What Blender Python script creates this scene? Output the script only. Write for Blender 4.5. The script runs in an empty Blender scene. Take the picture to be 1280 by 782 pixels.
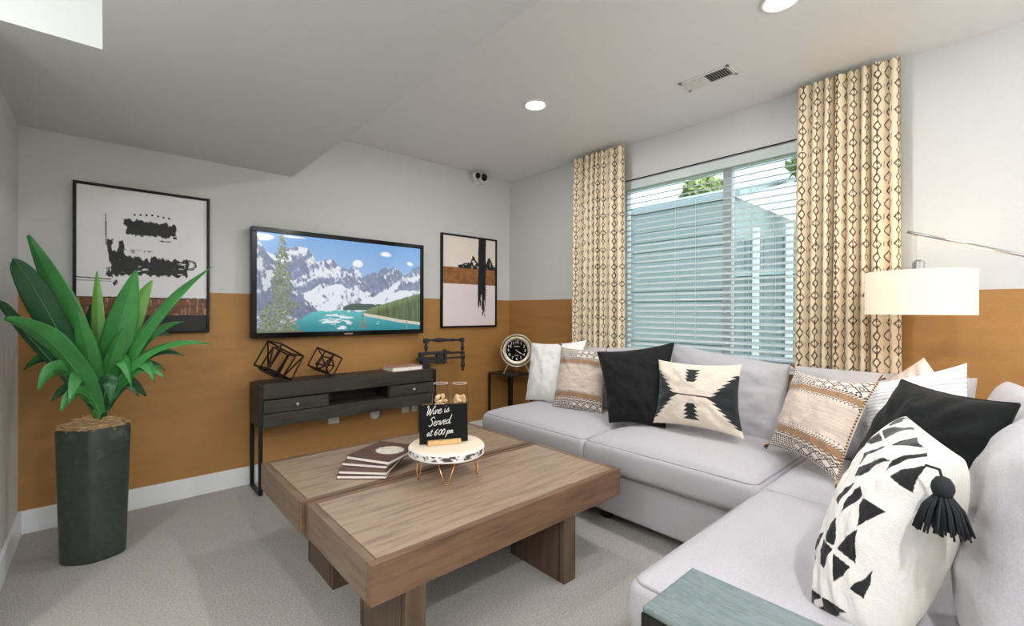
import bpy, math, random
import numpy as np
from mathutils import Vector, Matrix

random.seed(7)
rng = np.random.RandomState(7)
SC = bpy.context.scene
COL = SC.collection


def L(r, g, b):
    o = []
    for c in (r, g, b):
        c /= 255.0
        o.append(c / 12.92 if c <= 0.04045 else ((c + 0.055) / 1.055) ** 2.4)
    return tuple(o)


# ------------------------------------------------------------------ camera
YAW, PITCH, ROLL, FPX, CAMH = 0.73152133, -0.003278, 0.00424922, 565.788, 1.29
fw = Vector((math.sin(YAW) * math.cos(PITCH), math.cos(YAW) * math.cos(PITCH), math.sin(PITCH)))
r0 = Vector((math.cos(YAW), -math.sin(YAW), 0)); u0 = r0.cross(fw)
rt = r0 * math.cos(ROLL) + u0 * math.sin(ROLL)
up = -r0 * math.sin(ROLL) + u0 * math.cos(ROLL)
cam = bpy.data.cameras.new('camera')
cam.sensor_fit = 'HORIZONTAL'; cam.sensor_width = 36.0; cam.lens = 36.0 * FPX / 1280.0
cam.clip_start = 0.02
camo = bpy.data.objects.new('camera', cam); COL.objects.link(camo)
camo.matrix_world = Matrix(((rt.x, up.x, -fw.x, 0), (rt.y, up.y, -fw.y, 0), (rt.z, up.z, -fw.z, CAMH), (0, 0, 0, 1)))
SC.camera = camo

# ------------------------------------------------------------------ view + world
SC.view_settings.view_transform = 'Standard'
SC.view_settings.look = 'None'
SC.view_settings.gamma = 1.0
SC.view_settings.use_curve_mapping = False
SC.view_settings.exposure = 0.0
SC.cycles.max_bounces = 10
SC.cycles.diffuse_bounces = 6
SC.cycles.sample_clamp_indirect = 4.0
SC.cycles.use_denoising = True
SC.cycles.transparent_max_bounces = 16

world = bpy.data.worlds.new('world'); SC.world = world; world.use_nodes = True
wn = world.node_tree.nodes; wl = world.node_tree.links
wn.clear()
wo = wn.new('ShaderNodeOutputWorld'); wb = wn.new('ShaderNodeBackground'); sk = wn.new('ShaderNodeTexSky')
sk.sky_type = 'NISHITA'; sk.sun_disc = False; sk.sun_elevation = math.radians(48); sk.sun_rotation = math.radians(200)
sk.dust_density = 3.0; sk.ozone_density = 1.0
wb.inputs['Strength'].default_value = .68
hs = wn.new('ShaderNodeHueSaturation'); hs.inputs['Saturation'].default_value = .42
wl.new(sk.outputs[0], hs.inputs['Color']); wl.new(hs.outputs[0], wb.inputs[0]); wl.new(wb.outputs[0], wo.inputs[0])

# room numbers (metres)
YB, XR, XL, ZC, ZM, ZB = 3.8124, 3.3811, -0.3732, 2.739, 1.4139, 0.1333
SZ = 2.34            # underside of the dropped soffit
YREAR, XFAR = -3.2, -2.2

CAN_POWER = 15
CANS = [(2.24, 2.26, ZC), (2.33, 0.74, ZC), (2.3, -0.85, ZC), (2.3, -2.35, ZC),
        (0.55, -0.45, SZ), (0.55, -2.1, SZ), (-1.0, 1.5, ZC), (-1.15, -0.1, ZC), (-1.1, -1.9, ZC)]

# ------------------------------------------------------------------ helpers
def wpos(o):
    p = Vector((0, 0, 0))
    while o is not None:
        p += o.location; o = o.parent
    return p


def tag(o, label, cat, group=None, kind=None):
    if label: o['label'] = label
    if cat: o['category'] = cat
    if group: o['group'] = group
    if kind: o['kind'] = kind
    return o


def thing(name, label, cat, loc=(0, 0, 0), group=None):
    o = bpy.data.objects.new(name, None); COL.objects.link(o)
    o.location = loc; o.empty_display_size = 0.1
    return tag(o, label, cat, group)


def raw_obj(name, V, Fc, mat, parent=None, loc=(0, 0, 0), smooth=False, col=None):
    base = wpos(parent) if parent is not None else Vector(loc)
    V = np.asarray(V, dtype=np.float64).reshape(-1, 3) - np.array(base[:])
    me = bpy.data.meshes.new(name)
    if isinstance(Fc, np.ndarray):
        nf = len(Fc); k = Fc.shape[1]
        me.vertices.add(len(V)); me.vertices.foreach_set('co', V.ravel())
        me.loops.add(nf * k); me.loops.foreach_set('vertex_index', Fc.astype(np.int32).ravel())
        me.polygons.add(nf)
        me.polygons.foreach_set('loop_start', np.arange(0, nf * k, k, dtype=np.int32))
        me.update(calc_edges=True)
    else:
        me.from_pydata([tuple(v) for v in V], [], Fc)
    if smooth:
        me.polygons.foreach_set('use_smooth', np.ones(len(me.polygons), dtype=bool))
    if col is not None:
        a = me.color_attributes.new('Col', 'FLOAT_COLOR', 'POINT')
        c = np.ones((len(V), 4)); c[:, :3] = np.asarray(col).reshape(-1, 3)
        a.data.foreach_set('color', c.astype(np.float32).ravel())
    me.validate(); me.update()
    if mat is not None: me.materials.append(mat)
    o = bpy.data.objects.new(name, me); COL.objects.link(o)
    if parent is not None: o.parent = parent
    else: o.location = loc
    return o


class MB:
    def __init__(s, M=None):
        s.v = []; s.f = []; s.M = M

    def add(s, vs, fs):
        n = len(s.v)
        for v in vs:
            v = Vector(v)
            if s.M is not None: v = s.M @ v
            s.v.append(tuple(v))
        for f in fs: s.f.append(tuple(i + n for i in f))
        return s

    def box(s, x0, x1, y0, y1, z0, z1):
        x0, x1 = min(x0, x1), max(x0, x1); y0, y1 = min(y0, y1), max(y0, y1); z0, z1 = min(z0, z1), max(z0, z1)
        return s.add([(x0, y0, z0), (x1, y0, z0), (x1, y1, z0), (x0, y1, z0), (x0, y0, z1), (x1, y0, z1), (x1, y1, z1), (x0, y1, z1)],
                     [(0, 3, 2, 1), (4, 5, 6, 7), (0, 1, 5, 4), (1, 2, 6, 5), (2, 3, 7, 6), (3, 0, 4, 7)])

    def prism(s, poly, z0, z1):
        n = len(poly)
        return s.add([(x, y, z0) for x, y in poly] + [(x, y, z1) for x, y in poly],
                     [tuple(range(n))[::-1], tuple(range(n, 2 * n))] + [(i, (i + 1) % n, n + (i + 1) % n, n + i) for i in range(n)])

    def tube(s, pts, r, n=8, closed=False, caps=True):
        pts = [Vector(p) for p in pts]; m = len(pts)
        rs = r if isinstance(r, (list, tuple)) else [r] * m
        vs = []; prev = None
        for i, p in enumerate(pts):
            if closed: t = pts[(i + 1) % m] - pts[i - 1]
            else: t = pts[min(i + 1, m - 1)] - pts[max(i - 1, 0)]
            if t.length < 1e-9: t = Vector((0, 0, 1))
            t.normalize()
            if prev is None:
                a = Vector((0, 0, 1)) if abs(t.z) < .9 else Vector((1, 0, 0))
                e = t.cross(a).normalized()
            else:
                e = (prev - t * prev.dot(t))
                e = e.normalized() if e.length > 1e-6 else t.orthogonal().normalized()
            prev = e; b = t.cross(e)
            for k in range(n):
                an = 2 * math.pi * k / n
                vs.append(p + (e * math.cos(an) + b * math.sin(an)) * rs[i])
        fs = []
        for i in range(m if closed else m - 1):
            j = (i + 1) % m
            for k in range(n):
                fs.append((i * n + k, i * n + (k + 1) % n, j * n + (k + 1) % n, j * n + k))
        if caps and not closed:
            fs.append(tuple(range(n))[::-1]); fs.append(tuple(range((m - 1) * n, m * n)))
        return s.add(vs, fs)

    def lathe(s, prof, c=(0, 0, 0), n=32, sx=1, sy=1, close=False):
        vs = []; m = len(prof)
        for r, z in prof:
            for k in range(n):
                a = 2 * math.pi * k / n
                vs.append((c[0] + r * sx * math.cos(a), c[1] + r * sy * math.sin(a), c[2] + z))
        fs = []
        for i in range(m - 1):
            for k in range(n):
                fs.append((i * n + k, i * n + (k + 1) % n, (i + 1) * n + (k + 1) % n, (i + 1) * n + k))
        if prof[0][0] > 1e-6: fs.append(tuple(range(n))[::-1])
        if prof[-1][0] > 1e-6: fs.append(tuple(range((m - 1) * n, m * n)))
        return s.add(vs, fs)

    def obj(s, name, mat, parent=None, loc=(0, 0, 0), smooth=False, bevel=0, auto=False):
        o = raw_obj(name, s.v, s.f, mat, parent, loc, smooth)
        if auto:
            me = o.data
            me.polygons.foreach_set('use_smooth', np.ones(len(me.polygons), dtype=bool))
            me.set_sharp_from_angle(angle=math.radians(40))
        if bevel:
            b = o.modifiers.new('bevel', 'BEVEL'); b.width = bevel; b.segments = 2; b.limit_method = 'ANGLE'; b.angle_limit = math.radians(40)
        return o


def struct(o):
    o['kind'] = 'structure'; return o


# ---- value noise in numpy
def vnoise(x, y, seed=0):
    x = np.asarray(x, dtype=np.float64); y = np.asarray(y, dtype=np.float64)
    xi = np.floor(x).astype(np.int64); yi = np.floor(y).astype(np.int64)
    xf = x - xi; yf = y - yi
    u = xf * xf * (3 - 2 * xf); v = yf * yf * (3 - 2 * yf)
    def h(a, b):
        n = (a * 374761393 + b * 668265263 + seed * 144665) & 0x7fffffff
        n = ((n ^ (n >> 13)) * 1274126177) & 0x7fffffff
        return ((n ^ (n >> 16)) & 0xffff) / 65535.0
    return (h(xi, yi) * (1 - u) + h(xi + 1, yi) * u) * (1 - v) + (h(xi, yi + 1) * (1 - u) + h(xi + 1, yi + 1) * u) * v


def fbm(x, y, seed=0, o=4):
    s = 0; a = .5; t = 0
    for i in range(o):
        s = s + a * vnoise(x * 2 ** i, y * 2 ** i, seed + i * 17); t += a; a *= .5
    return s / t


def sstep(a, b, x):
    t = np.clip((x - a) / (b - a), 0, 1); return t * t * (3 - 2 * t)


def mixc(c, mask, rgb):
    m = np.clip(mask, 0, 1)[..., None]
    return c * (1 - m) + np.array(L(*rgb) if not isinstance(rgb, np.ndarray) else rgb) * m


def base(u, rgb):
    return np.ones(u.shape + (3,)) * np.array(L(*rgb))


def inpoly(u, v, poly):
    r = np.zeros(u.shape, bool); n = len(poly); j = n - 1
    for i in range(n):
        xi, yi = poly[i]; xj, yj = poly[j]
        c = ((yi > v) != (yj > v)) & (u < (xj - xi) * (v - yi) / ((yj - yi) if abs(yj - yi) > 1e-12 else 1e-12) + xi)
        r ^= c; j = i
    return r


# ------------------------------------------------------------------ materials
def mat(name, color=(0.8, 0.8, 0.8), rough=0.5, metal=0.0, bump=0, bscale=50, bdist=0.01, var=0, vscale=5, attr=False,
        spec=0.5, sheen=0, stretch=None, trans=0, ior=1.45, emit=None, estr=0, coat=0, sss=0, coord='Object', ramp=None, thin=False, alpha=1):
    m = bpy.data.materials.new(name); m.use_nodes = True
    N = m.node_tree.nodes; K = m.node_tree.links
    b = N['Principled BSDF']
    b.inputs['Base Color'].default_value = (*color, 1)
    b.inputs['Roughness'].default_value = rough
    b.inputs['Metallic'].default_value = metal
    b.inputs['Specular IOR Level'].default_value = spec
    b.inputs['IOR'].default_value = ior
    if sheen:
        b.inputs['Sheen Weight'].default_value = sheen; b.inputs['Sheen Roughness'].default_value = 0.5
    if trans: b.inputs['Transmission Weight'].default_value = trans
    if coat: b.inputs['Coat Weight'].default_value = coat
    if sss:
        b.inputs['Subsurface Weight'].default_value = sss; b.inputs['Subsurface Radius'].default_value = (.02, .02, .01)
    if alpha < 1: b.inputs['Alpha'].default_value = alpha
    if emit:
        b.inputs['Emission Color'].default_value = (*emit, 1); b.inputs['Emission Strength'].default_value = estr
    tc = N.new('ShaderNodeTexCoord'); mp = N.new('ShaderNodeMapping'); K.new(tc.outputs[coord], mp.inputs[0])
    if stretch: mp.inputs['Scale'].default_value = stretch
    src = None
    if attr:
        at = N.new('ShaderNodeAttribute'); at.attribute_name = 'Col'; src = at.outputs['Color']
        K.new(src, b.inputs['Base Color'])
    if var:
        nz = N.new('ShaderNodeTexNoise'); nz.inputs['Scale'].default_value = vscale; nz.inputs['Detail'].default_value = 6
        nz.inputs['Roughness'].default_value = 0.6
        K.new(mp.outputs[0], nz.inputs['Vector'])
        if ramp:
            cr = N.new('ShaderNodeValToRGB'); cr.color_ramp.elements[0].position = .25; cr.color_ramp.elements[1].position = .75
            cr.color_ramp.elements[0].color = (*ramp[0], 1); cr.color_ramp.elements[-1].color = (*ramp[-1], 1)
            for i in range(1, len(ramp) - 1):
                e = cr.color_ramp.elements.new(.25 + .5 * i / (len(ramp) - 1)); e.color = (*ramp[i], 1)
            K.new(nz.outputs['Fac'], cr.inputs[0]); K.new(cr.outputs[0], b.inputs['Base Color'])
        else:
            mr = N.new('ShaderNodeMapRange'); mr.inputs['From Min'].default_value = .25; mr.inputs['From Max'].default_value = .75
            mr.inputs['To Min'].default_value = 1 - var; mr.inputs['To Max'].default_value = 1 + var
            K.new(nz.outputs['Fac'], mr.inputs['Value'])
            vm = N.new('ShaderNodeVectorMath'); vm.operation = 'SCALE'
            if src: K.new(src, vm.inputs[0])
            else: vm.inputs[0].default_value = color
            K.new(mr.outputs[0], vm.inputs['Scale']); K.new(vm.outputs[0], b.inputs['Base Color'])
    if bump:
        nb = N.new('ShaderNodeTexNoise'); nb.inputs['Scale'].default_value = bscale; nb.inputs['Detail'].default_value = 3
        K.new(mp.outputs[0], nb.inputs['Vector'])
        bp = N.new('ShaderNodeBump'); bp.inputs['Strength'].default_value = bump; bp.inputs['Distance'].default_value = bdist
        K.new(nb.outputs['Fac'], bp.inputs['Height']); K.new(bp.outputs[0], b.inputs['Normal'])
    return m


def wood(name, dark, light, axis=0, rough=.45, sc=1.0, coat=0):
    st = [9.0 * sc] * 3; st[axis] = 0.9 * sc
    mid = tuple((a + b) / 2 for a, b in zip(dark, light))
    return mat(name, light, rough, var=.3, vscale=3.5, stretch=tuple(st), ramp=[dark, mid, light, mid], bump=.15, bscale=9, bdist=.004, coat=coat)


M = {}
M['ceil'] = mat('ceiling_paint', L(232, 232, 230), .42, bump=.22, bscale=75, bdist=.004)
M['soffit'] = mat('soffit_shaded_paint', L(210, 213, 211), .6, bump=.1, bscale=75, bdist=.003)  # ceiling paint darkened, so the soffit's shade sits in its colour
M['white'] = mat('white_trim_paint', L(238, 240, 243), .35)
M['carpet'] = mat('carpet', L(204, 198, 188), .95, var=.3, vscale=120, bump=1.0, bscale=210, bdist=.02, sheen=.1,
                  ramp=[L(150, 145, 136), L(196, 191, 182), L(214, 209, 200), L(238, 234, 226)])
M['black'] = mat('black_metal', L(12, 12, 12), .5, bump=.05, bscale=200)
M['frameblack'] = mat('black_frame', L(8, 8, 9), .35, spec=.3)
M['gloss'] = mat('gloss_black', L(6, 7, 8), .12, spec=.3)
M['chrome'] = mat('chrome', L(205, 205, 205), .22, 1.0)
M['silver'] = mat('aged_silver', L(205, 196, 176), .3, .75)
M['gold'] = mat('rose_gold', L(205, 150, 110), .25, 1.0)
M['plastic'] = mat('white_plastic', L(236, 236, 233), .4)
M['blind'] = mat('blind_slat', L(202, 210, 210), .45)
M['sofa'] = mat('grey_sofa_linen', L(181, 178, 182), .92, var=.12, vscale=190, bump=.5, bscale=380, bdist=.003, sheen=.1)
M['piping'] = mat('sofa_piping', L(152, 149, 153), .92, bump=.3, bscale=400, bdist=.002)
M['fab'] = mat('woven_cushion', (1, 1, 1), .92, attr=True, bump=.5, bscale=300, bdist=.004, sheen=.2)
M['velvet'] = mat('black_velvet', L(17, 19, 19), .75, bump=.2, bscale=120, bdist=.004, sheen=.04, spec=.25, var=.3, vscale=9)
M['velvetedge'] = mat('black_velvet_edge', L(10, 11, 11), .8)
M['attr'] = mat('printed_surface', (1, 1, 1), .5, attr=True)
M['attrfab'] = mat('printed_fabric', (1, 1, 1), .9, attr=True, bump=.2, bscale=300, bdist=.002)
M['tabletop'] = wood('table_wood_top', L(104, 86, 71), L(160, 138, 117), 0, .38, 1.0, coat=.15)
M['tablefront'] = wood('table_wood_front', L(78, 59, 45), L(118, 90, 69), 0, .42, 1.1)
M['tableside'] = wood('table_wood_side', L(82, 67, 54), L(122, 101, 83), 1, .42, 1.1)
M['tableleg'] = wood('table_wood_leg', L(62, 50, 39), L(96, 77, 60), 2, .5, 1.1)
M['groove'] = mat('dark_groove', L(40, 28, 20), .7)
M['console'] = wood('console_wood', L(22, 22, 18), L(60, 58, 49), 0, .55, 1.2)
M['consoletop'] = wood('console_top_wood', L(24, 22, 18), L(56, 51, 43), 0, .5, 1.0)
M['inside'] = mat('console_inside', L(30, 28, 25), .6)
M['teal'] = mat('teal_table_top', L(112, 140, 142), .3, var=.5, vscale=9, stretch=(9, 1.6, 4),
                ramp=[L(72, 84, 84), L(112, 124, 124), L(88, 102, 102), L(150, 160, 158)], bump=.35, bscale=160, bdist=.003, coat=.3)
M['pot'] = mat('pot_glaze', L(62, 70, 66), .30, .3, var=.4, vscale=9, bump=.3, bscale=30, bdist=.004,
               ramp=[L(44, 49, 46), L(66, 72, 67), L(56, 63, 58), L(88, 95, 89)])
M['moss'] = mat('shredded_moss', L(190, 160, 120), .9, var=.4, vscale=30)
M['leaf'] = mat('leaf_green', L(58, 128, 62), .32, var=.25, vscale=9, spec=.5)
M['leafdark'] = mat('leaf_dark_green', L(28, 76, 40), .35, var=.25, vscale=9)
M['leaflight'] = mat('leaf_light_green', L(120, 178, 82), .35, var=.2, vscale=9)
M['vein'] = mat('leaf_vein', L(96, 160, 88), .4)
M['brown'] = mat('brown_cover', L(88, 58, 48), .35, var=.1, vscale=30)
M['paper'] = mat('page_paper', L(250, 246, 236), .8, bump=.3, bscale=300, stretch=(1, 1, 20), bdist=.001)
M['bark'] = mat('white_bark', L(226, 224, 220), .8, attr=True, bump=.4, bscale=40, bdist=.004)
M['lightwood'] = wood('light_wood', L(190, 150, 100), L(216, 180, 130), 0, .5)
M['chalk'] = mat('chalk_ink', L(240, 240, 236), .8)
M['board'] = mat('chalkboard', L(9, 10, 11), .6, spec=.2)
M['cork'] = mat('cork', L(216, 182, 140), .85, var=.25, vscale=60)
M['iron'] = mat('dark_antique_wood', L(36, 40, 42), .5, var=.3, vscale=25, bump=.3, bscale=60, bdist=.003)
M['wire'] = mat('dark_bronze', L(40, 30, 24), .4, .6)
M['shade'] = mat('lamp_shade_linen', L(236, 222, 204), .8, emit=L(255, 226, 192), estr=.36, bump=.1, bscale=500)
M['bulb'] = mat('lit_lens', (1, 1, 1), .5, emit=(1, .97, .92), estr=22)
M['yarn'] = mat('black_yarn', L(28, 30, 34), .9)
M['yarncol'] = mat('cream_yarn', L(205, 175, 145), .9)
M['yarndark'] = mat('brown_yarn', L(72, 52, 44), .9)
M['siding'] = mat('neighbour_siding', L(134, 148, 148), .8, var=.08, vscale=2)
M['roof'] = mat('neighbour_roof', L(150, 165, 170), .9)
M['fence'] = mat('outside_fence', L(160, 178, 182), .8)
M['bark2'] = mat('tree_bark', L(80, 66, 52), .9)
M['foliage'] = mat('tree_leaves', L(150, 166, 110), .7, var=.3, vscale=5)
M['grass'] = mat('grass_ground', L(110, 130, 80), .9, var=.3, vscale=3)
M['louvre'] = mat('vent_metal', L(228, 228, 224), .5)
M['dark'] = mat('dark_void', L(50, 50, 48), .8)

# clear glass (thin sheets / real walls)
def glass(name, tint, rough=0.0):
    m = bpy.data.materials.new(name); m.use_nodes = True
    N = m.node_tree.nodes; K = m.node_tree.links; N.clear()
    o = N.new('ShaderNodeOutputMaterial'); mx = N.new('ShaderNodeMixShader'); t = N.new('ShaderNodeBsdfTransparent'); g = N.new('ShaderNodeBsdfGlossy')
    fr = N.new('ShaderNodeLayerWeight'); fr.inputs[0].default_value = rough or .06
    t.inputs[0].default_value = (*tint, 1); g.inputs['Roughness'].default_value = .02
    mu = N.new('ShaderNodeMath'); mu.operation = 'MULTIPLY'; mu.inputs[1].default_value = .75
    K.new(fr.outputs['Fresnel'], mu.inputs[0]); K.new(mu.outputs[0], mx.inputs[0]); K.new(t.outputs[0], mx.inputs[1]); K.new(g.outputs[0], mx.inputs[2]); K.new(mx.outputs[0], o.inputs[0])
    return m
M['pane'] = glass('window_glass', (.86, .91, .915))
M['wineglass'] = glass('drinking_glass', (.98, .985, .985), .07)


def wall_mat(name, low, high, split):
    m = mat(name, high, .55, bump=.25, bscale=60, bdist=.004)
    if not split: return m
    N = m.node_tree.nodes; K = m.node_tree.links; b = N['Principled BSDF']
    g = N.new('ShaderNodeNewGeometry'); sx = N.new('ShaderNodeSeparateXYZ'); K.new(g.outputs['Position'], sx.inputs[0])
    gt = N.new('ShaderNodeMath'); gt.operation = 'GREATER_THAN'; gt.inputs[1].default_value = ZM; K.new(sx.outputs['Z'], gt.inputs[0])
    nz = N.new('ShaderNodeTexNoise'); nz.inputs['Scale'].default_value = 3.0; nz.inputs['Detail'].default_value = 5
    tc = N.new('ShaderNodeTexCoord'); mp = N.new('ShaderNodeMapping'); mp.inputs['Scale'].default_value = (.6, .6, 5)
    K.new(tc.outputs['Object'], mp.inputs[0]); K.new(mp.outputs[0], nz.inputs['Vector'])
    cr = N.new('ShaderNodeValToRGB'); cr.color_ramp.elements[0].position = .3; cr.color_ramp.elements[1].position = .7
    cr.color_ramp.elements[0].color = (*[c * .93 for c in low], 1); cr.color_ramp.elements[1].color = (*[c * 1.07 for c in low], 1)
    K.new(nz.outputs['Fac'], cr.inputs[0])
    mx = N.new('ShaderNodeMix'); mx.data_type = 'RGBA'
    K.new(gt.outputs[0], mx.inputs['Factor']); K.new(cr.outputs[0], mx.inputs['A']); mx.inputs['B'].default_value = (*high, 1)
    K.new(mx.outputs['Result'], b.inputs['Base Color'])
    return m
M['wall2'] = wall_mat('two_tone_wall', L(166, 121, 66), L(212, 213, 211), True)
M['wall'] = wall_mat('grey_wall', None, L(212, 213, 211), False)

# ------------------------------------------------------------------ room shell
T = .14
struct(MB().box(XFAR - T, XR + T, YREAR - T, YB + T, -.1, 0).obj('floor', M['carpet']))
struct(MB().box(XFAR - T, XR + T, YREAR - T, YB + T, ZC, ZC + .1).obj('ceiling', M['ceil']))
struct(MB().box(XL, XR + T, YB, YB + T, 0, ZC).obj('wall_back', M['wall2']))
# window wall with opening
WY0, WY1, WZ0, WZ1 = .55, 2.39, .90, 2.42
mb = MB()
mb.box(XR, XR + .2, YREAR, WY0, 0, ZC); mb.box(XR, XR + .2, WY1, YB, 0, ZC)
mb.box(XR, XR + .2, WY0, WY1, 0, WZ0); mb.box(XR, XR + .2, WY0, WY1, WZ1, ZC)
struct(mb.obj('wall_right', M['wall2']))
mb = MB()
mb.box(XL - T, XL, 2.47, YB + T, 0, ZC); mb.box(XFAR, XL - T, 2.47, 2.47 + T, 0, ZC)
struct(mb.obj('wall_left', M['wall']))
struct(MB().box(XFAR - T, XFAR, YREAR, 2.47 + T, 0, ZC).obj('wall_far_left', M['wall']))
struct(MB().box(XFAR - T, XR + T, YREAR - T, YREAR, 0, ZC).obj('wall_rear', M['wall']))
# dropped soffit with its stepped end
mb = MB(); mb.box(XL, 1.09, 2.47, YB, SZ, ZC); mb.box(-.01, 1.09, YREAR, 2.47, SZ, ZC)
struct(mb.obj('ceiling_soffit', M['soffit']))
# baseboards
bt = .016
struct(MB().box(XL, XR, YB - bt, YB, 0, ZB).obj('baseboard_back', M['white'], bevel=.003))
struct(MB().box(XL, XL + bt, 2.47, YB - bt, 0, ZB).obj('baseboard_left', M['white'], bevel=.003))
struct(MB().box(XR - bt, XR, YREAR, YB - bt, 0, ZB).obj('baseboard_right', M['white'], bevel=.003))

# ------------------------------------------------------------------ window
win = thing('window_1', None, None, (XR, (WY0 + WY1) / 2, WZ0)); win['kind'] = 'structure'
mb = MB(); f = .05; x0, x1 = XR + .11, XR + .17
mb.box(x0, x1, WY0, WY1, WZ0, WZ0 + f); mb.box(x0, x1, WY0, WY1, WZ1 - f, WZ1)
mb.box(x0, x1, WY0, WY0 + f, WZ0 + f, WZ1 - f); mb.box(x0, x1, WY1 - f, WY1, WZ0 + f, WZ1 - f)
mb.obj('window_frame', M['white'], win, bevel=.004)
MB().box(x0, x1, 1.43, 1.495, WZ0 + f, WZ1 - f).obj('mullion', M['white'], win, bevel=.004)
MB().box(x0 + .03, x0 + .036, WY0 + f, 1.43, WZ0 + f, WZ1 - f).obj('pane', M['pane'], win)
MB().box(x0 + .03, x0 + .036, 1.495, WY1 - f, WZ0 + f, WZ1 - f).obj('pane', M['pane'], win)
MB().box(XR - .02, XR + .11, WY0 - .01, WY1 + .01, WZ0 - .02, WZ0).obj('window_sill', M['white'], win, bevel=.004)

# blind
bl = thing('window_blind', 'white two-inch slatted blind half open across the window between the two curtains', 'blind', (XR + .04, (WY0 + WY1) / 2, WZ0))
y0, y1 = WY0 + .012, WY1 - .012
MB().box(XR - .012, XR + .004, y0, y1, WZ1 - .075, WZ1 - .004).obj('valance', M['blind'], bl, bevel=.004)
MB().box(XR + .012, XR + .062, y0, y1, WZ1 - .062, WZ1 - .012).obj('headrail', M['blind'], bl, bevel=.003)
ns = 31; ztop = WZ1 - .095; zbot = WZ0 + .03
tilt = math.radians(25)
sl = None
for i in range(ns):
    z = ztop + (zbot - ztop) * i / (ns - 1)
    if sl is None:
        Mx = Matrix.Translation((XR + .038, 0, z)) @ Matrix.Rotation(-tilt, 4, 'Y')
        m_ = MB(Mx); w = .025
        prof = [(-w, 0), (-w * .5, .0018), (0, .0025), (w * .5, .0018), (w, 0), (w, -.0025), (w * .5, -.0007), (0, 0), (-w * .5, -.0007), (-w, -.0025)]
        n_ = len(prof)
        m_.add([(a, y0 + .003, b) for a, b in prof] + [(a, y1 - .003, b) for a, b in prof],
               [tuple(range(n_)), tuple(range(n_, 2 * n_))[::-1]] + [((k + 1) % n_, k, n_ + k, n_ + (k + 1) % n_) for k in range(n_)])
        sl = m_.obj('slat', M['blind'], bl)
    else:
        o = sl.copy(); COL.objects.link(o); o.parent = bl; o.location = (0, 0, z - ztop)
MB().box(XR + .013, XR + .063, y0 + .003, y1 - .003, zbot - .03, zbot - .014).obj('bottom_rail', M['blind'], bl, bevel=.003)
for yy in (y0 + .12, y0 + .55, 1.27, 1.66, y1 - .55, y1 - .12):
    m_ = MB()
    for dx in (.015, .061): m_.tube([(XR + dx, yy, WZ1 - .06), (XR + dx, yy, zbot - .015)], .0012, 5)
    m_.obj('ladder_cord', M['blind'], bl)
# shadow line at the valance top, put in as a thin dark rod
tag(MB().tube([(XR - .012, WY0 - .04, WZ1 + .006), (XR - .012, WY1 + .02, WZ1 + .006)], .0045, 8).obj('shadow_line_rod', M['wire'], loc=(XR - .012, 1.5, WZ1)),
    'thin dark rod standing in for the shadow line above the blind', 'rail')

# ------------------------------------------------------------------ outside
struct(MB().box(XR + .3, 16, -8, 14, .3, .4).obj('ground_outside', M['grass']))
nb = thing('neighbour_house', 'blue-grey sided neighbouring house with a sloping roof seen through the blind', 'house', (8.6, 5.6, .4))
m_ = MB(); m_.box(8.2, 12, 3.3, 9.5, .4, 3.32); m_.obj('wall', M['siding'], nb)
k = 0
for zz in np.arange(.5, 3.2, .2):
    MB().box(8.165, 8.2, 3.28, 9.5, zz, zz + .185).obj('siding_board', M['siding'], nb)
MB().add([(8.14, 3.2, 3.30), (8.14, 9.8, 3.30), (12, 9.8, 4.4), (12, 3.2, 4.4), (8.14, 3.2, 3.40), (8.14, 9.8, 3.40), (12, 9.8, 4.5), (12, 3.2, 4.5)],
         [(0, 1, 2, 3), (4, 7, 6, 5), (0, 4, 5, 1), (1, 5, 6, 2), (2, 6, 7, 3), (3, 7, 4, 0)]).obj('roof', M['roof'], nb)
fn = thing('garden_fence', 'pale grey-blue board fence with light posts outside the right half of the window', 'fence', (8, 1.4, .4))
for i in range(26):
    yy = 3.2 - i * .145
    MB().box(8.02, 8.05, yy - .138, yy, .4, 2.55 - .03 * (i % 2)).obj('board', M['siding'], fn)
for yy in (2.87, 2.38, 1.4, .4):
    MB().box(7.93, 8.02, yy - .045, yy + .045, .4, 2.68).obj('post', M['blind'], fn, bevel=.01)
MB().box(7.97, 8.02, -.5, 3.2, 1.9, 2.0).obj('rail', M['fence'], fn)


def blob_tree(name, label, cx, cy, z0, h, r, seed):
    t = thing(name, label, 'tree', (cx, cy, z0))
    MB().tube([(cx, cy, z0), (cx + .05, cy, z0 + h * .5), (cx, cy + .1, z0 + h)], [.12, .09, .04], 8).obj('trunk', M['bark2'], t, smooth=True)
    rr = np.random.RandomState(seed); n = 1300
    d = rr.normal(size=(n, 3)); d /= np.linalg.norm(d, axis=1)[:, None]
    P = d * (rr.rand(n, 1) ** .4) * np.array([r, r, r * .8]) + np.array([cx, cy, z0 + h])
    a = rr.normal(size=(n, 3)) * .09; b = rr.normal(size=(n, 3)) * .06
    V = np.stack([P - a, P + b, P + a, P - b], 1).reshape(-1, 3)
    o = raw_obj('foliage', V, np.arange(n * 4).reshape(-1, 4), M['foliage'], t); o['kind'] = 'stuff'
blob_tree('garden_tree', 'leafy tree whose branches show at the top right of the window', 10.0, 2.35, .4, 3.75, .6, 3)
blob_tree('garden_tree', 'tree rising behind the neighbouring roof at the top left of the window', 14.6, 6.9, .4, 4.75, .7, 5)

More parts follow.
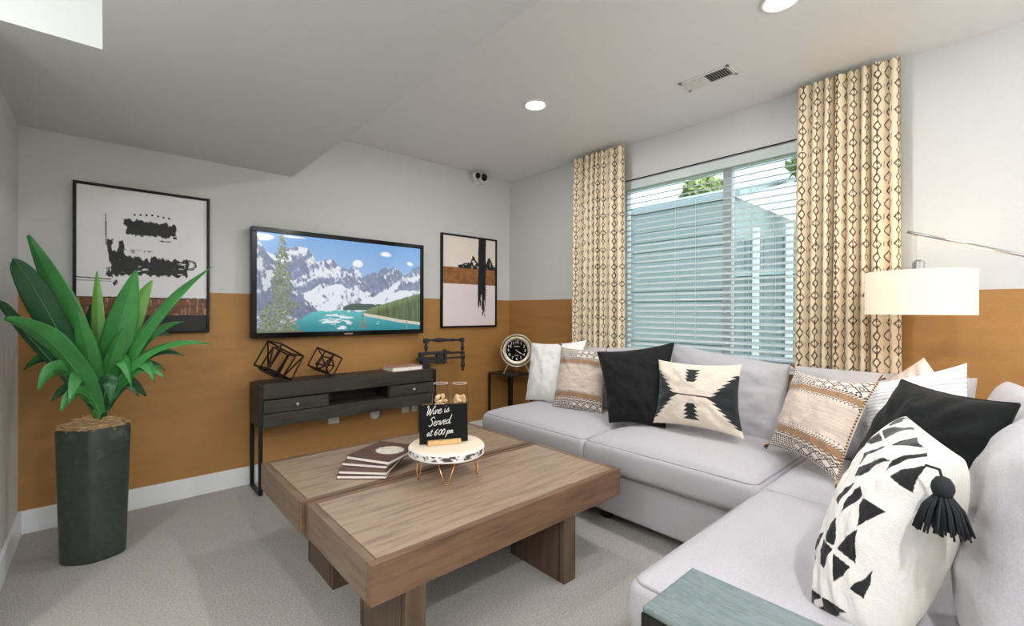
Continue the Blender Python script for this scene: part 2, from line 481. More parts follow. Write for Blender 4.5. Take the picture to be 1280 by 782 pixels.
# ------------------------------------------------------------------ recessed lights
rl_labels = {0: 'round recessed ceiling light shining near the middle of the ceiling',
             1: 'recessed ceiling light cut by the top edge of the picture, right of the vent'}
CAN_GAIN = {1: .85, 2: .75, 3: .8, 4: 2.0, 6: 1.3, 5: 1.2}
for i, (x, y, z) in enumerate(CANS):
    t = thing('recessed_light', rl_labels.get(i, 'round recessed ceiling light behind the camera'), 'ceiling light', (x, y, z), 'recessed ceiling lights')
    R0 = .085
    prof = [(R0, 0), (R0, -.006), (R0 - .012, -.010), (R0 - .02, -.006), (R0 - .024, -.001)]
    MB().lathe(prof, (x, y, z), 40).obj('trim_ring', M['plastic'], t, smooth=True)
    MB().lathe([(0.0001, -.0035), (R0 - .024, -.0035)], (x, y, z), 32).obj('lens', M['bulb'], t)
    ld = bpy.data.lights.new('can_light', 'AREA'); ld.shape = 'DISK'; ld.size = .11; ld.energy = CAN_POWER * CAN_GAIN.get(i, 1)
    ld.color = (.985, .985, 1.0)
    lo = bpy.data.objects.new('can_light', ld); COL.objects.link(lo); lo.parent = t; lo.location = (0, 0, -.014)

# ceiling vent
vx0, vx1, vy0, vy1 = 2.70, 2.85, 1.13, 1.44
vt = thing('ceiling_vent', 'white rectangular air register in the ceiling near the window', 'vent', ((vx0 + vx1) / 2, (vy0 + vy1) / 2, ZC))
m_ = MB(); b_ = .022
m_.box(vx0, vx1, vy0, vy0 + b_, ZC - .006, ZC); m_.box(vx0, vx1, vy1 - b_, vy1, ZC - .006, ZC)
m_.box(vx0, vx0 + b_, vy0, vy1, ZC - .006, ZC); m_.box(vx1 - b_, vx1, vy0, vy1, ZC - .006, ZC)
m_.obj('vent_frame', M['louvre'], vt, bevel=.002)
MB().box(vx0 + b_, vx1 - b_, vy0 + b_, vy1 - b_, ZC - .0015, ZC - .0003).obj('duct_opening', M['dark'], vt)
nl = 18
for i in range(nl):
    yy = vy0 + b_ + .006 + i * (vy1 - vy0 - 2 * b_ - .012) / (nl - 1)
    ang = .75 if i >= nl / 2 else -.75
    Mx = Matrix.Translation(((vx0 + vx1) / 2, yy, ZC - .006)) @ Matrix.Rotation(ang, 4, 'X')
    MB(Mx).box(-(vx1 - vx0) / 2 + b_, (vx1 - vx0) / 2 - b_, -.0006, .0006, -.006, .006).obj('louvre', M['louvre'], vt)

# corner sensor / spot on the back wall by the ceiling
sx, sy, sz = 2.90, 3.74, 2.675
cm = thing('security_camera', 'small white twin-lens camera on a bracket high on the wall near the corner', 'camera', (sx, YB, sz))
MB().box(sx - .035, sx + .035, YB - .02, YB, sz - .05, sz + .03).obj('mount_plate', M['plastic'], cm, bevel=.004)
MB().tube([(sx, YB - .02, sz - .01), (sx, sy, sz + .005)], .009, 8).obj('arm', M['chrome'], cm)
for dx, r in ((-.062, .036), (.022, .046)):
    h = MB(Matrix.Translation((sx + dx, sy - .02, sz + .01)) @ Matrix.Rotation(math.radians(100), 4, 'X'))
    h.lathe([(0.001, -.045), (r * .7, -.045), (r, -.03), (r, .022), (r * .9, .026)], n=20)
    hd = h.obj('lamp_head', M['plastic'], cm, auto=True)
    h = MB(Matrix.Translation((sx + dx, sy - .02, sz + .01)) @ Matrix.Rotation(math.radians(100), 4, 'X'))
    h.lathe([(r * .9, .024), (r * .7, .038), (0.001, .046)], n=20)
    h.obj('lens', M['gloss'], hd, smooth=True)
MB().tube([(sx + .03, sy - .01, sz), (sx + .075, sy - .01, sz - .012), (sx + .09, sy, sz + .0)], .006, 7).obj('cable', M['plastic'], cm)

# ------------------------------------------------------------------ flat colour grids
def color_panel(name, y, x0, x1, z0, z1, nx, nz, fn, m, parent, thick=.004):
    u, v = np.meshgrid(np.linspace(0, 1, nx), np.linspace(0, 1, nz))
    C = fn(u, v)
    X = x0 + u * (x1 - x0); Z = z1 + v * (z0 - z1)
    V = np.stack([X, np.full_like(X, y), Z], -1).reshape(-1, 3)
    idx = np.arange(nx * nz).reshape(nz, nx)
    Fq = np.stack([idx[:-1, :-1], idx[1:, :-1], idx[1:, 1:], idx[:-1, 1:]], -1).reshape(-1, 4)
    return raw_obj(name, V, Fq, m, parent, col=C.reshape(-1, 3))


def art1(u, v):
    c = base(u, (244, 244, 247))
    n = fbm(u * 40, v * 8, 1); n2 = fbm(u * 9, v * 50, 4); nn = fbm(u * 30, v * 30, 9)
    e = (n - .5) * .05 + (nn - .5) * .04
    def stroke(u0, u1, v0, v1, edge=.01, rag=1.0):
        return sstep(0, edge, np.minimum(np.minimum(u - u0 + e * 1.2 * rag, u1 - u + e * 1.2 * rag), np.minimum(v - v0 + e * rag, v1 - v + e * rag)))
    blk = (24, 25, 28)
    s1 = stroke(.33, .74, .205, .315); s1 *= 1 - .85 * (n2 > .72) * (v > .29)
    c = mixc(c, s1, blk)
    for k in range(7):
        uu = .41 + .045 * k
        c = mixc(c, ((u - uu) ** 2 * .55 + (v - (.158 + .003 * abs(k - 3))) ** 2 < .007 ** 2), blk)
    c = mixc(c, stroke(.60, .70, .335, .345, .004, .3), blk)
    s2 = stroke(.22, .83, .468, .60); s2 *= 1 - .8 * (n2 > .78)
    c = mixc(c, s2, (30, 30, 33))
    c = mixc(c, stroke(.205, .25, .36, .62), blk); c = mixc(c, stroke(.28, .325, .36, .50), blk); c = mixc(c, stroke(.21, .33, .43, .52), blk)
    c = mixc(c, (np.abs(u - (.195 + .02 * v)) < .004) & (v > .18) & (v < .4), (70, 60, 60))
    c = mixc(c, (np.abs(v - (.625 + .03 * u)) < .0035) & (u < .24), (60, 58, 60))
    c = mixc(c, (np.abs(v - (.645 + .01 * u)) < .002) & (u < .24), (90, 88, 88))
    c = mixc(c, stroke(.24, .27, .645, .67), blk)
    for k in range(5):
        c = mixc(c, (np.abs(v - (.42 + .007 * k)) < .002) & (u > .3 + .03 * k) & (u < .55 - .02 * k) & (nn > .45), (80, 80, 84))
    rr = np.hypot((u - .86) * .74, v - .505)
    c = mixc(c, (np.abs(rr - .034) < .005) & (nn > .42), blk); c = mixc(c, (np.abs(rr - .024) < .003) & (u > .85), (90, 88, 88))
    b = fbm(u * 14, v * 60, 21); b2 = fbm(u * 60, v * 20, 25)
    br = np.array(L(74, 42, 26)) * (1 - b[..., None]) + np.array(L(148, 98, 66)) * b[..., None]
    br = br * (1 - .6 * (b2[..., None] > .66)) + .6 * (b2[..., None] > .66) * np.array(L(196, 160, 130))
    m = (v > .755 + e * .12)
    c = np.where(m[..., None], br, c)
    c = mixc(c, (v > .755 + e * .12) & (v < .763), (40, 26, 20))
    c = mixc(c, v > .885 + e * .08, (26, 26, 27))
    return c


def art2(u, v):
    c = base(u, (244, 232, 222)); c = mixc(c, v > .53, (242, 231, 232))
    n = fbm(u * 30, v * 30, 31); e = (n - .5) * .05; n2 = fbm(u * 40, v * 6, 33)
    b = fbm(u * 18, v * 30, 35)
    br = np.array(L(112, 66, 32)) * (1 - b[..., None]) + np.array(L(176, 122, 74)) * b[..., None]
    m = (v > .345 + e * .1) & (v < .53 + e * .08)
    c = np.where(m[..., None], br, c)
    hill = .345 - (.02 + .03 * sstep(.2, .45, u) + .075 * np.exp(-((u - .57) / .06) ** 2) + .10 * np.exp(-((u - .88) / .05) ** 2)) * (.6 + .8 * fbm(u * 30, v * 6, 40))
    c = mixc(c, (v > hill) & (v < .352) & (u > .28) & (n > .36), (30, 32, 34))
    w = .075 + (n2 - .5) * .02
    s = (np.abs(u - (.735 - .01 * v)) < w) & (v < .80 + (n2 - .5) * .4) & ~((v > .7) & (fbm(u * 60, v * 8, 44) > .62))
    c = mixc(c, s, (20, 21, 23))
    c = mixc(c, (v > .76) & (v < .9) & (np.abs(u - .76) < .045) & (fbm(u * 70, v * 14, 47) > .6), (40, 40, 42))
    for k in range(4):
        c = mixc(c, (u - .82) ** 2 * .6 + (v - (.555 + .03 * k)) ** 2 < .006 ** 2, (40, 36, 36))
    return c


def framed(name, label, x0, x1, z0, z1, fn, nx, nz):
    t = thing(name, label, 'picture', ((x0 + x1) / 2, YB, z0))
    yf, f = YB - .035, .016
    m_ = MB(); m_.box(x0, x1, yf, YB, z0, z0 + f); m_.box(x0, x1, yf, YB, z1 - f, z1)
    m_.box(x0, x0 + f, yf, YB, z0 + f, z1 - f); m_.box(x1 - f, x1, yf, YB, z0 + f, z1 - f)
    m_.obj('frame', M['frameblack'], t, bevel=.002)
    MB().box(x0 + f, x1 - f, YB - .02, YB - .002, z0 + f, z1 - f).obj('backing', M['white'], t)
    color_panel('print', YB - .0215, x0 + f, x1 - f, z0 + f, z1 - f, nx, nz, fn, M['attr'], t)
framed('framed_art', 'large black-framed abstract print with black brush strokes behind the plant', -.148, .542, 1.135, 2.068, art1, 330, 440)
framed('framed_art', 'smaller black-framed print with a tall black stroke over a brown band, right of the television', 2.462, 3.170, 1.126, 2.067, art2, 260, 330)

# television
def tvpic(u, v):
    W = u * 1.78
    c = base(u, (120, 170, 226)) * (1 - v[..., None] * 1.2) + base(u, (186, 212, 240)) * (v[..., None] * 1.2)
    cl = fbm(W * 5, v * 9, 51)
    def cloud(u0, v0, ru, rv): return np.exp(-(((u - u0) / ru) ** 2 + ((v - v0) / rv) ** 2) * 1.5)
    cm_ = cloud(.75, .11, .07, .05) + cloud(.92, .2, .04, .045) + cloud(.56, .25, .05, .07) + cloud(.02, .05, .09, .05) + cloud(.2, .02, .1, .02) + cloud(.22, .14, .05, .02)
    c = mixc(c, sstep(.42, .75, cm_ * (.4 + 1.1 * cl)), (248, 248, 250))
    def ridge(pts, amp, seed, fr):
        xs, ys = zip(*pts); r = np.interp(u, xs, ys)
        return r + (fbm(u * fr, u * 0 + seed, seed, 5) - .5) * amp
    def rock(seed, sx, sy, thr):
        n = fbm(W * sx + v * 6, v * sy, seed, 5); n2 = fbm(W * 40, v * 30 - W * 20, seed + 5, 3)
        n3 = .65 * n + .35 * n2
        k = sstep(thr - .05, thr + .06, n3)[..., None]
        return np.array(L(134, 146, 174)) * (1 - k) * (.65 + .7 * n2[..., None]) + np.array(L(232, 236, 246)) * k
    r1 = ridge([(0, .18), (.1, .2), (.16, .13), (.21, .1), (.27, .12), (.31, .26), (.36, .22), (.40, .2), (.45, .32), (.5, .33), (.55, .28), (.6, .36), (.68, .33), (.74, .27), (.80, .24), (.84, .27), (.88, .35), (.93, .27), (1, .24)], .09, 61, 26)
    c = np.where((v > r1)[..., None], rock(71, 7, 8, .53), c)
    sn = ridge([(0, .66), (.25, .64), (.33, .52), (.45, .50), (.62, .62), (.8, .55), (1, .5)], .12, 63, 14)
    c = np.where((v > sn)[..., None], rock(73, 9, 6, .40), c)
    l1 = ridge([(0, .06), (.06, .22), (.12, .36), (.2, .56), (.3, .74), (.34, .8), (1, 2)], .05, 64, 24)
    c = np.where((v > l1)[..., None], rock(75, 12, 14, .58) * .8, c)
    g = ridge([(0, 2), (.46, 2), (.47, .73), (.52, .70), (.7, .70), (1, .72)], .02, 65, 40)
    c = mixc(c, (v > g) & (v < .77), (74, 98, 92))
    # lake
    lk = (v > .755) & (v > .78 + np.clip(.30 - u, 0, 1) * 1.15 + (fbm(W * 20, v * 0 + 3, 7) - .5) * .03)
    lt = sstep(.75, 1.0, v)[..., None]
    lake = np.array(L(96, 190, 196)) * (1 - lt) + np.array(L(40, 138, 150)) * lt
    c = np.where(lk[..., None], lake, c)
    rf = fbm(W * 12, v * 40, 81, 4)
    rm = np.exp(-(((u - .42) / .15) ** 4 + ((v - .9) / .11) ** 4)) * (rf * 1.8)
    rm = rm + np.exp(-(((u - .68) / .05) ** 2 + ((v - .93) / .06) ** 2)) * (rf * 1.6)
    c = mixc(c, sstep(.75, 1.0, rm) * lk, (226, 236, 240))
    # bank and forest on the right
    bk = ridge([(0, 2), (.59, 2), (.6, .79), (.65, .74), (.8, .66), (1, .555)], .015, 66, 60)
    bb = np.interp(u, [.6, .7, .85, 1], [.80, .83, .88, .915])
    c = mixc(c, (u > .6) & (v > bb) & (v < bb + .035 - .0 * u), (214, 205, 190))
    fz = fbm(W * 70, v * 10, 85, 3)[..., None]
    fr_ = np.array(L(66, 96, 60)) * (1 - fz) + np.array(L(150, 168, 120)) * fz
    top = sstep(0, .1, v - bk)[..., None]
    fr_ = fr_ * (1 - .45 * top) + .0
    c = np.where(((v > bk) & (v <= bb) & (u > .6))[..., None], fr_, c)
    # pines in front
    def pine(u0, vt, vb, wmax, seed, a, b2):
        h = np.clip((v - vt) / (vb - vt), 0, 1)
        w = wmax * (.12 + .88 * h ** .7) * (.55 + .9 * vnoise(v * 60, u * 0 + seed, seed)) * (.6 + .8 * fbm(W * 50, v * 50, seed))
        m = (np.abs(u - u0) < w) & (v > vt) & (v < vb) & (fbm(W * 55, v * 60, seed + 3) > .36)
        k = fbm(W * 60, v * 60, seed + 7)[..., None]
        return m, np.array(L(*a)) * (1 - k) + np.array(L(*b2)) * k
    for u0, vt, vb, w, sd in ((.125, .01, 1.0, .07, 91), (.05, .72, 1.0, .05, 93), (.595, .77, .98, .018, 95), (.21, .92, 1.0, .012, 97), (.90, .9, 1.0, .008, 99)):
        m, k = pine(u0, vt, vb, w, sd, (62, 78, 60), (168, 176, 150))
        c = np.where(m[..., None], k, c)
    c = mixc(c, (v > .98) & (u < .25), (110, 120, 90))
    return c


def tvmat():
    m = bpy.data.materials.new('lit_screen'); m.use_nodes = True
    N = m.node_tree.nodes; K = m.node_tree.links; b = N['Principled BSDF']
    at = N.new('ShaderNodeAttribute'); at.attribute_name = 'Col'
    b.inputs['Base Color'].default_value = (.01, .01, .01, 1); b.inputs['Roughness'].default_value = .15
    K.new(at.outputs['Color'], b.inputs['Emission Color']); b.inputs['Emission Strength'].default_value = .9
    return m
M['screen'] = tvmat()
tv = thing('television', 'large flat wall-mounted television showing a mountain lake', 'television', (1.508, YB, 1.08))
x0, x1, z0, z1, yf = .790, 2.226, 1.083, 1.908, 3.732
MB().box(x0, x1, yf + .004, YB - .02, z0, z1).obj('casing', M['gloss'], tv, bevel=.008)
bz = .036
m_ = MB(); m_.box(x0, x1, yf - .008, yf + .006, z0, z0 + .04); m_.box(x0, x1, yf - .008, yf + .006, z1 - bz, z1)
m_.box(x0, x0 + bz, yf - .008, yf + .006, z0 + .04, z1 - bz); m_.box(x1 - bz, x1, yf - .008, yf + .006, z0 + .04, z1 - bz)
m_.obj('bezel', M['gloss'], tv, bevel=.003)
color_panel('screen', yf - .001, x0 + bz, x1 - bz, z0 + .04, z1 - bz, 620, 350, tvpic, M['screen'], tv)
MB().box(1.475, 1.545, yf - .0095, yf - .0075, z0 + .012, z0 + .022).obj('logo', M['chrome'], tv)
MB().box(1.3, 1.7, YB - .021, YB, 1.35, 1.7).obj('wall_bracket', M['black'], tv)

# wall outlets below the console
for i, (x, z, w, h, kind, lb) in enumerate([
        (1.420, .385, .09, .075, 'a', 'white outlet plate on the ochre wall under the left part of the console'),
        (1.783, .375, .09, .09, 'r', 'round white socket cover on the ochre wall under the middle of the console'),
        (2.087, .378, .075, .07, 'a', 'white outlet plate on the wall under the right drawer, left one of the pair'),
        (2.180, .375, .06, .07, 'a', 'white outlet plate on the wall under the right drawer, right one of the pair')]):
    t = thing('wall_outlet', lb, 'outlet', (x, YB, z), 'wall outlets under the console')
    if kind == 'a':
        MB().box(x - w / 2, x + w / 2, YB - .008, YB, z - h / 2, z + h / 2).obj('cover_plate', M['plastic'], t, bevel=.003)
        for dx in (-.018, .018):
            MB().box(x + dx - .011, x + dx + .011, YB - .0095, YB - .007, z - .015, z + .015).obj('socket', M['louvre'], t, bevel=.001)
    else:
        MB(Matrix.Translation((x, YB, z)) @ Matrix.Rotation(math.pi / 2, 4, 'X')).lathe([(w / 2, 0), (w / 2, .008), (w / 2 - .01, .018), (.001, .022)], n=28).obj('cover_plate', M['plastic'], t, smooth=True)

# ------------------------------------------------------------------ console table
cs = thing('console_table', 'long narrow dark wood console table with black metal legs below the television', 'table', (1.5, 3.63, 0))
cx0, cx1, cy0, cy1 = .79, 2.225, 3.50, 3.765
b0, b1 = cx0 + .028, cx1 - .028
# body
MB().box(b0, b1, cy0 + .004, cy1 - .002, .665, .772).obj('top_board', M['consoletop'], cs, bevel=.003)
MB().box(b0, b1, cy0 + .004, cy1 - .002, .466, .560).obj('lower_rail', M['console'], cs, bevel=.003)
MB().box(b0, b1, cy1 - .018, cy1 - .004, .560, .665).obj('back_panel', M['inside'], cs)
for xx in (b0, 1.262, 1.762, b1 - .014):
    MB().box(xx, xx + .014, cy0 + .014, cy1 - .02, .560, .665).obj('divider', M['inside'], cs)
for xa, xb, kx in ((b0 + .002, 1.262, 1.037), (1.772, b1 - .002, 1.991)):
    d = MB().box(xa, xb, cy0 + .002, cy0 + .022, .567, .656).obj('drawer', M['console'], cs, bevel=.002)
    MB(Matrix.Translation((kx, cy0 + .002, .612)) @ Matrix.Rotation(math.pi / 2, 4, 'X')).lathe([(.005, 0), (.005, .012), (.012, .016), (.013, .024), (.006, .029), (.0005, .03)], n=18).obj('knob', M['silver'], d, smooth=True)
for xx in (cx0, cx1 - .026):
    for yy in (cy0, cy1 - .022):
        MB().box(xx, xx + .026, yy, yy + .022, 0, .765).obj('leg', M['black'], cs, bevel=.002)
    m_ = MB(); m_.box(xx, xx + .026, cy0 + .022, cy1 - .022, 0, .02)
    m_.obj('foot_bar', M['black'], cs, bevel=.002)
    MB().box(xx, xx + .026, cy0 + .022, cy1 - .022, .47, .77).obj('side_panel', M['console'], cs, bevel=.002)

# ornaments on the console
def wire_poly(name, label, pts, edges, r, loc):
    o = MB()
    for a, b in edges: o.tube([pts[a], pts[b]], r, 6)
    ob = o.obj(name, M['wire'], loc=loc)
    return tag(ob, label, 'ornament')
def rotcube(c, s, eul, squash=(1, 1, 1)):
    R_ = Matrix.Rotation(eul[2], 3, 'Z') @ Matrix.Rotation(eul[1], 3, 'Y') @ Matrix.Rotation(eul[0], 3, 'X')
    P = [R_ @ Vector((sx_ * s * squash[0], sy_ * s * squash[1], sz_ * s * squash[2])) for sx_ in (-1, 1) for sy_ in (-1, 1) for sz_ in (-1, 1)]
    zm = min(p.z for p in P)
    return [Vector((c[0] + p.x, c[1] + p.y, c[2] + p.z - zm)) for p in P]
CE = [(0, 1), (0, 2), (0, 4), (1, 3), (1, 5), (2, 3), (2, 6), (3, 7), (4, 5), (4, 6), (5, 7), (6, 7)]
P = rotcube((.955, 3.63, .777), .096, (.12, .5, .45), (1.15, .8, 1.0))
P2 = rotcube((.945, 3.63, .79), .074, (.5, .15, 1.0), (1.2, .8, 1.2))
wire_poly('geometric_ornament', 'larger dark wire polyhedron ornament of nested cubes on the left end of the console', P + P2,
          CE + [(a + 8, b + 8) for a, b in CE] + [(0, 11), (5, 12), (6, 9), (3, 14)], .0062, (.955, 3.63, .772))
P = rotcube((1.285, 3.63, .777), .076, (.2, .42, .2), (1.05, .85, 1.0))
P2 = rotcube((1.285, 3.63, .80), .042, (.3, .9, .9))
wire_poly('geometric_ornament', 'smaller dark wire polyhedron ornament to the right of the larger one on the console', P + P2,
          CE + [(a + 8, b + 8) for a, b in CE] + [(0, 8), (7, 15), (3, 11), (4, 12)], .0055, (1.285, 3.63, .772))
bk_ = thing('book', 'thin book with white pages and pinkish cover lying on the right of the console', 'book', (1.95, 3.62, .772))
MB().box(1.815, 2.10, 3.535, 3.71, .776, .806).obj('pages', M['paper'], bk_)
m_ = MB(); m_.box(1.81, 2.105, 3.53, 3.715, .772, .776); m_.box(1.81, 2.105, 3.53, 3.715, .806, .810)
m_.obj('cover', mat('pink_tan_cover', L(186, 140, 128), .5), bk_)

# carved clamp sculpture
cl = thing('clamp_sculpture', 'tall dark carved wooden clamp sculpture on the right end of the console', 'sculpture', (2.17, 3.60, .772))
yc = 3.62
def turned(a, b, r):
    a = Vector(a); b = Vector(b); o = MB()
    pr = [.35, .55, .4, .8, 1.0, .9, .7, .55, .75, .45, .6, .35]
    o.tube([a.lerp(b, i / 11) for i in range(12)], [r * q for q in pr], 10)
    return o.obj('spindle', M['iron'], cl, smooth=True)
def blk(x0, x1, z0, z1, d=.022): return MB().box(x0, x1, yc - d, yc + d, z0, z1).obj('jaw', M['iron'], cl, bevel=.005)
blk(2.125, 2.215, .772, .80, .04); blk(2.135, 2.205, .80, .86, .03); blk(2.10, 2.30, .835, .868, .02)
blk(2.12, 2.165, .86, .915, .022)
blk(2.14, 2.45, .888, .914, .017); blk(2.30, 2.355, .80, .90, .02); blk(2.33, 2.58, .882, .902, .012)
blk(2.16, 2.40, .812, .830, .014); blk(2.38, 2.41, .80, .93, .015); blk(2.40, 2.60, .835, .852, .011)
turned((2.19, yc, .905), (2.19, yc, 1.035), .02); turned((2.17, yc, 1.025), (2.60, yc, 1.012), .022)
blk(2.165, 2.215, .995, 1.04, .016); blk(2.575, 2.615, .99, 1.032, .014)
turned((2.60, yc, .885), (2.60, yc, 1.01), .022); blk(2.58, 2.62, .868, .9, .014)
turned((2.605, yc, .71), (2.605, yc, .86), .024); blk(2.585, 2.625, .825, .86, .014)

# ------------------------------------------------------------------ coffee tables (two matching halves)
def coffee(name, label, x0, x1, y0, y1, ly0, ly1, zt=.45):
    t = thing(name, label, 'coffee table', ((x0 + x1) / 2, (y0 + y1) / 2, 0), 'pair of coffee tables')
    ap = .14; bw = .032; g = .004
    zb_ = zt - ap
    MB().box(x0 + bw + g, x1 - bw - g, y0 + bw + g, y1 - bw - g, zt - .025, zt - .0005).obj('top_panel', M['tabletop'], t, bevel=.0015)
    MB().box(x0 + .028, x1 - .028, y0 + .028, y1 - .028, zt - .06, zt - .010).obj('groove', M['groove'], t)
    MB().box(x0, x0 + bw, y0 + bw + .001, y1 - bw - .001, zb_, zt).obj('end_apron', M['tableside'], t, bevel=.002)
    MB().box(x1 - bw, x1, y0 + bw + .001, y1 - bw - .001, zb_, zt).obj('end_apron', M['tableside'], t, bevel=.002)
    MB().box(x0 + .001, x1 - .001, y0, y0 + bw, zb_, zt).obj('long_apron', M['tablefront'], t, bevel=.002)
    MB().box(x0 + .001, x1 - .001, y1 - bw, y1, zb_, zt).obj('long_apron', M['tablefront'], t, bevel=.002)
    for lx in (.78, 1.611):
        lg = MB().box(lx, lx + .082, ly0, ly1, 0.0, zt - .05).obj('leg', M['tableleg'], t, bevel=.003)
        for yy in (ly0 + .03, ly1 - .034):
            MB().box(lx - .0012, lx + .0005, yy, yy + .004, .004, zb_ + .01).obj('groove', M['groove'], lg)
    return t
coffee('coffee_table', 'nearer brown wood coffee table with chunky apron carrying the cake stand', .650, 2.06, 1.415, 2.068, 1.40 + .018, 1.80)
coffee('coffee_table', 'farther brown wood coffee table with the stack of brown books on it', .636, 2.045, 2.084, 2.775, 2.10, 2.44)

# books on the coffee table
def obook(label, c, ang, w, d, z0, h, emblem=False):
    t = thing('book', label, 'book', (c[0], c[1], z0), 'brown books stacked on the coffee table')
    Mx = Matrix.Translation((c[0], c[1], z0)) @ Matrix.Rotation(ang, 4, 'Z')
    MB(Mx).box(0.003, w - .003, 0.004, d - .003, .003, h - .003).obj('pages', M['paper'], t)
    m_ = MB(Mx); m_.box(0, w, 0, d, 0, .003); m_.box(0, w, 0, d, h - .003, h); m_.box(0, w, d - .003, d, .003, h - .003)
    m_.obj('cover', M['brown'], t)
    if emblem:
        m_ = MB(Mx)
        n = 28
        m_.add([(w * .60 + .078 * math.cos(2 * math.pi * k / n) * (1 + .10 * math.sin(3 * k)), d * .55 + .07 * math.sin(2 * math.pi * k / n), h + .0006) for k in range(n)], [tuple(range(n))])
        m_.obj('cover_print', mat('cover_print', L(196, 186, 164), .35, var=.5, vscale=26, ramp=[L(92, 74, 56), L(214, 206, 184), L(226, 220, 204), L(110, 84, 58)]), t)
ba = math.atan2(2.114 - 2.258, 1.053 - .856)
obook('brown hardback at the bottom of the stack of four on the coffee table', (.856, 2.262), -.72, .250, .27, .4505, .019)
obook('brown hardback second from the bottom of the stack of four on the coffee table', (.868, 2.270), -.80, .250, .27, .470, .019)
obook('brown hardback third from the bottom of the stack, just below the top one', (.908, 2.325), -.93, .250, .27, .4895, .019)
obook('brown hardback on top of the stack with a pale printed picture on its cover', (.942, 2.350), -1.09, .265, .29, .509, .021, True)

# cake stand
dc = Vector((1.31, 1.955, .61)); R_ = .192
cst = thing('cake_stand', 'round white-bark wood slice stand on gold hairpin legs on the coffee table', 'stand', (dc.x, dc.y, .45))
n = 160
rad = [R_ * (1 + .012 * math.sin(3 * a) + .008 * math.sin(7 * a + 1)) for a in np.linspace(0, 2 * math.pi, n, endpoint=False)]
rows = [(0.001, 0), (.5, 0), (.93, 0), (.975, -.002), (1.0, -.007)] + [(1.003, -.007 - .034 * (i + 1) / 14) for i in range(14)] + [(.97, -.046), (.001, -.046)]
V = []; Cc = []
for ri, (q, dz) in enumerate(rows):
    for kk in range(n):
        a = 2 * math.pi * kk / n
        V.append((dc.x + rad[kk] * q * math.cos(a), dc.y + rad[kk] * q * math.sin(a), dc.z + dz))
        if 4 <= ri <= 18:
            nz1 = float(vnoise(kk * .28, dz * 60, 5)); nz2 = float(vnoise(kk * .9, dz * 160, 6))
            dark = 1 if (nz1 * .6 + nz2 * .5) > .66 and -.034 < dz < -.010 else 0
            Cc.append(L(78, 66, 60) if dark else L(232, 230, 228))
        else:
            Cc.append(L(236, 222, 204) if q > .93 else (L(232, 214, 190)))
Fq = [(i * n + k, i * n + (k + 1) % n, (i + 1) * n + (k + 1) % n, (i + 1) * n + k) for i in range(len(rows) - 1) for k in range(n)]
raw_obj('wood_slice', V, np.array(Fq), M['bark'], cst, col=np.array(Cc), smooth=True)
for a in (-2.18, 2.6 + .35, -.75, .95):
    d = Vector((math.cos(a), math.sin(a), 0)); s_ = Vector((-d.y, d.x, 0))
    top = dc + d * .145; top.z = .564
    foot = dc + d * .155; foot.z = .4535
    pts = [top + s_ * .042]
    for k in range(9):
        an = math.pi * k / 8
        pts.append(foot + s_ * (.014 * math.cos(an)) + Vector((0, 0, .014 - .014 * math.sin(an))))
    pts.append(top - s_ * .042)
    MB().tube(pts, .0032, 8).obj('hairpin_leg', M['gold'], cst, smooth=True)

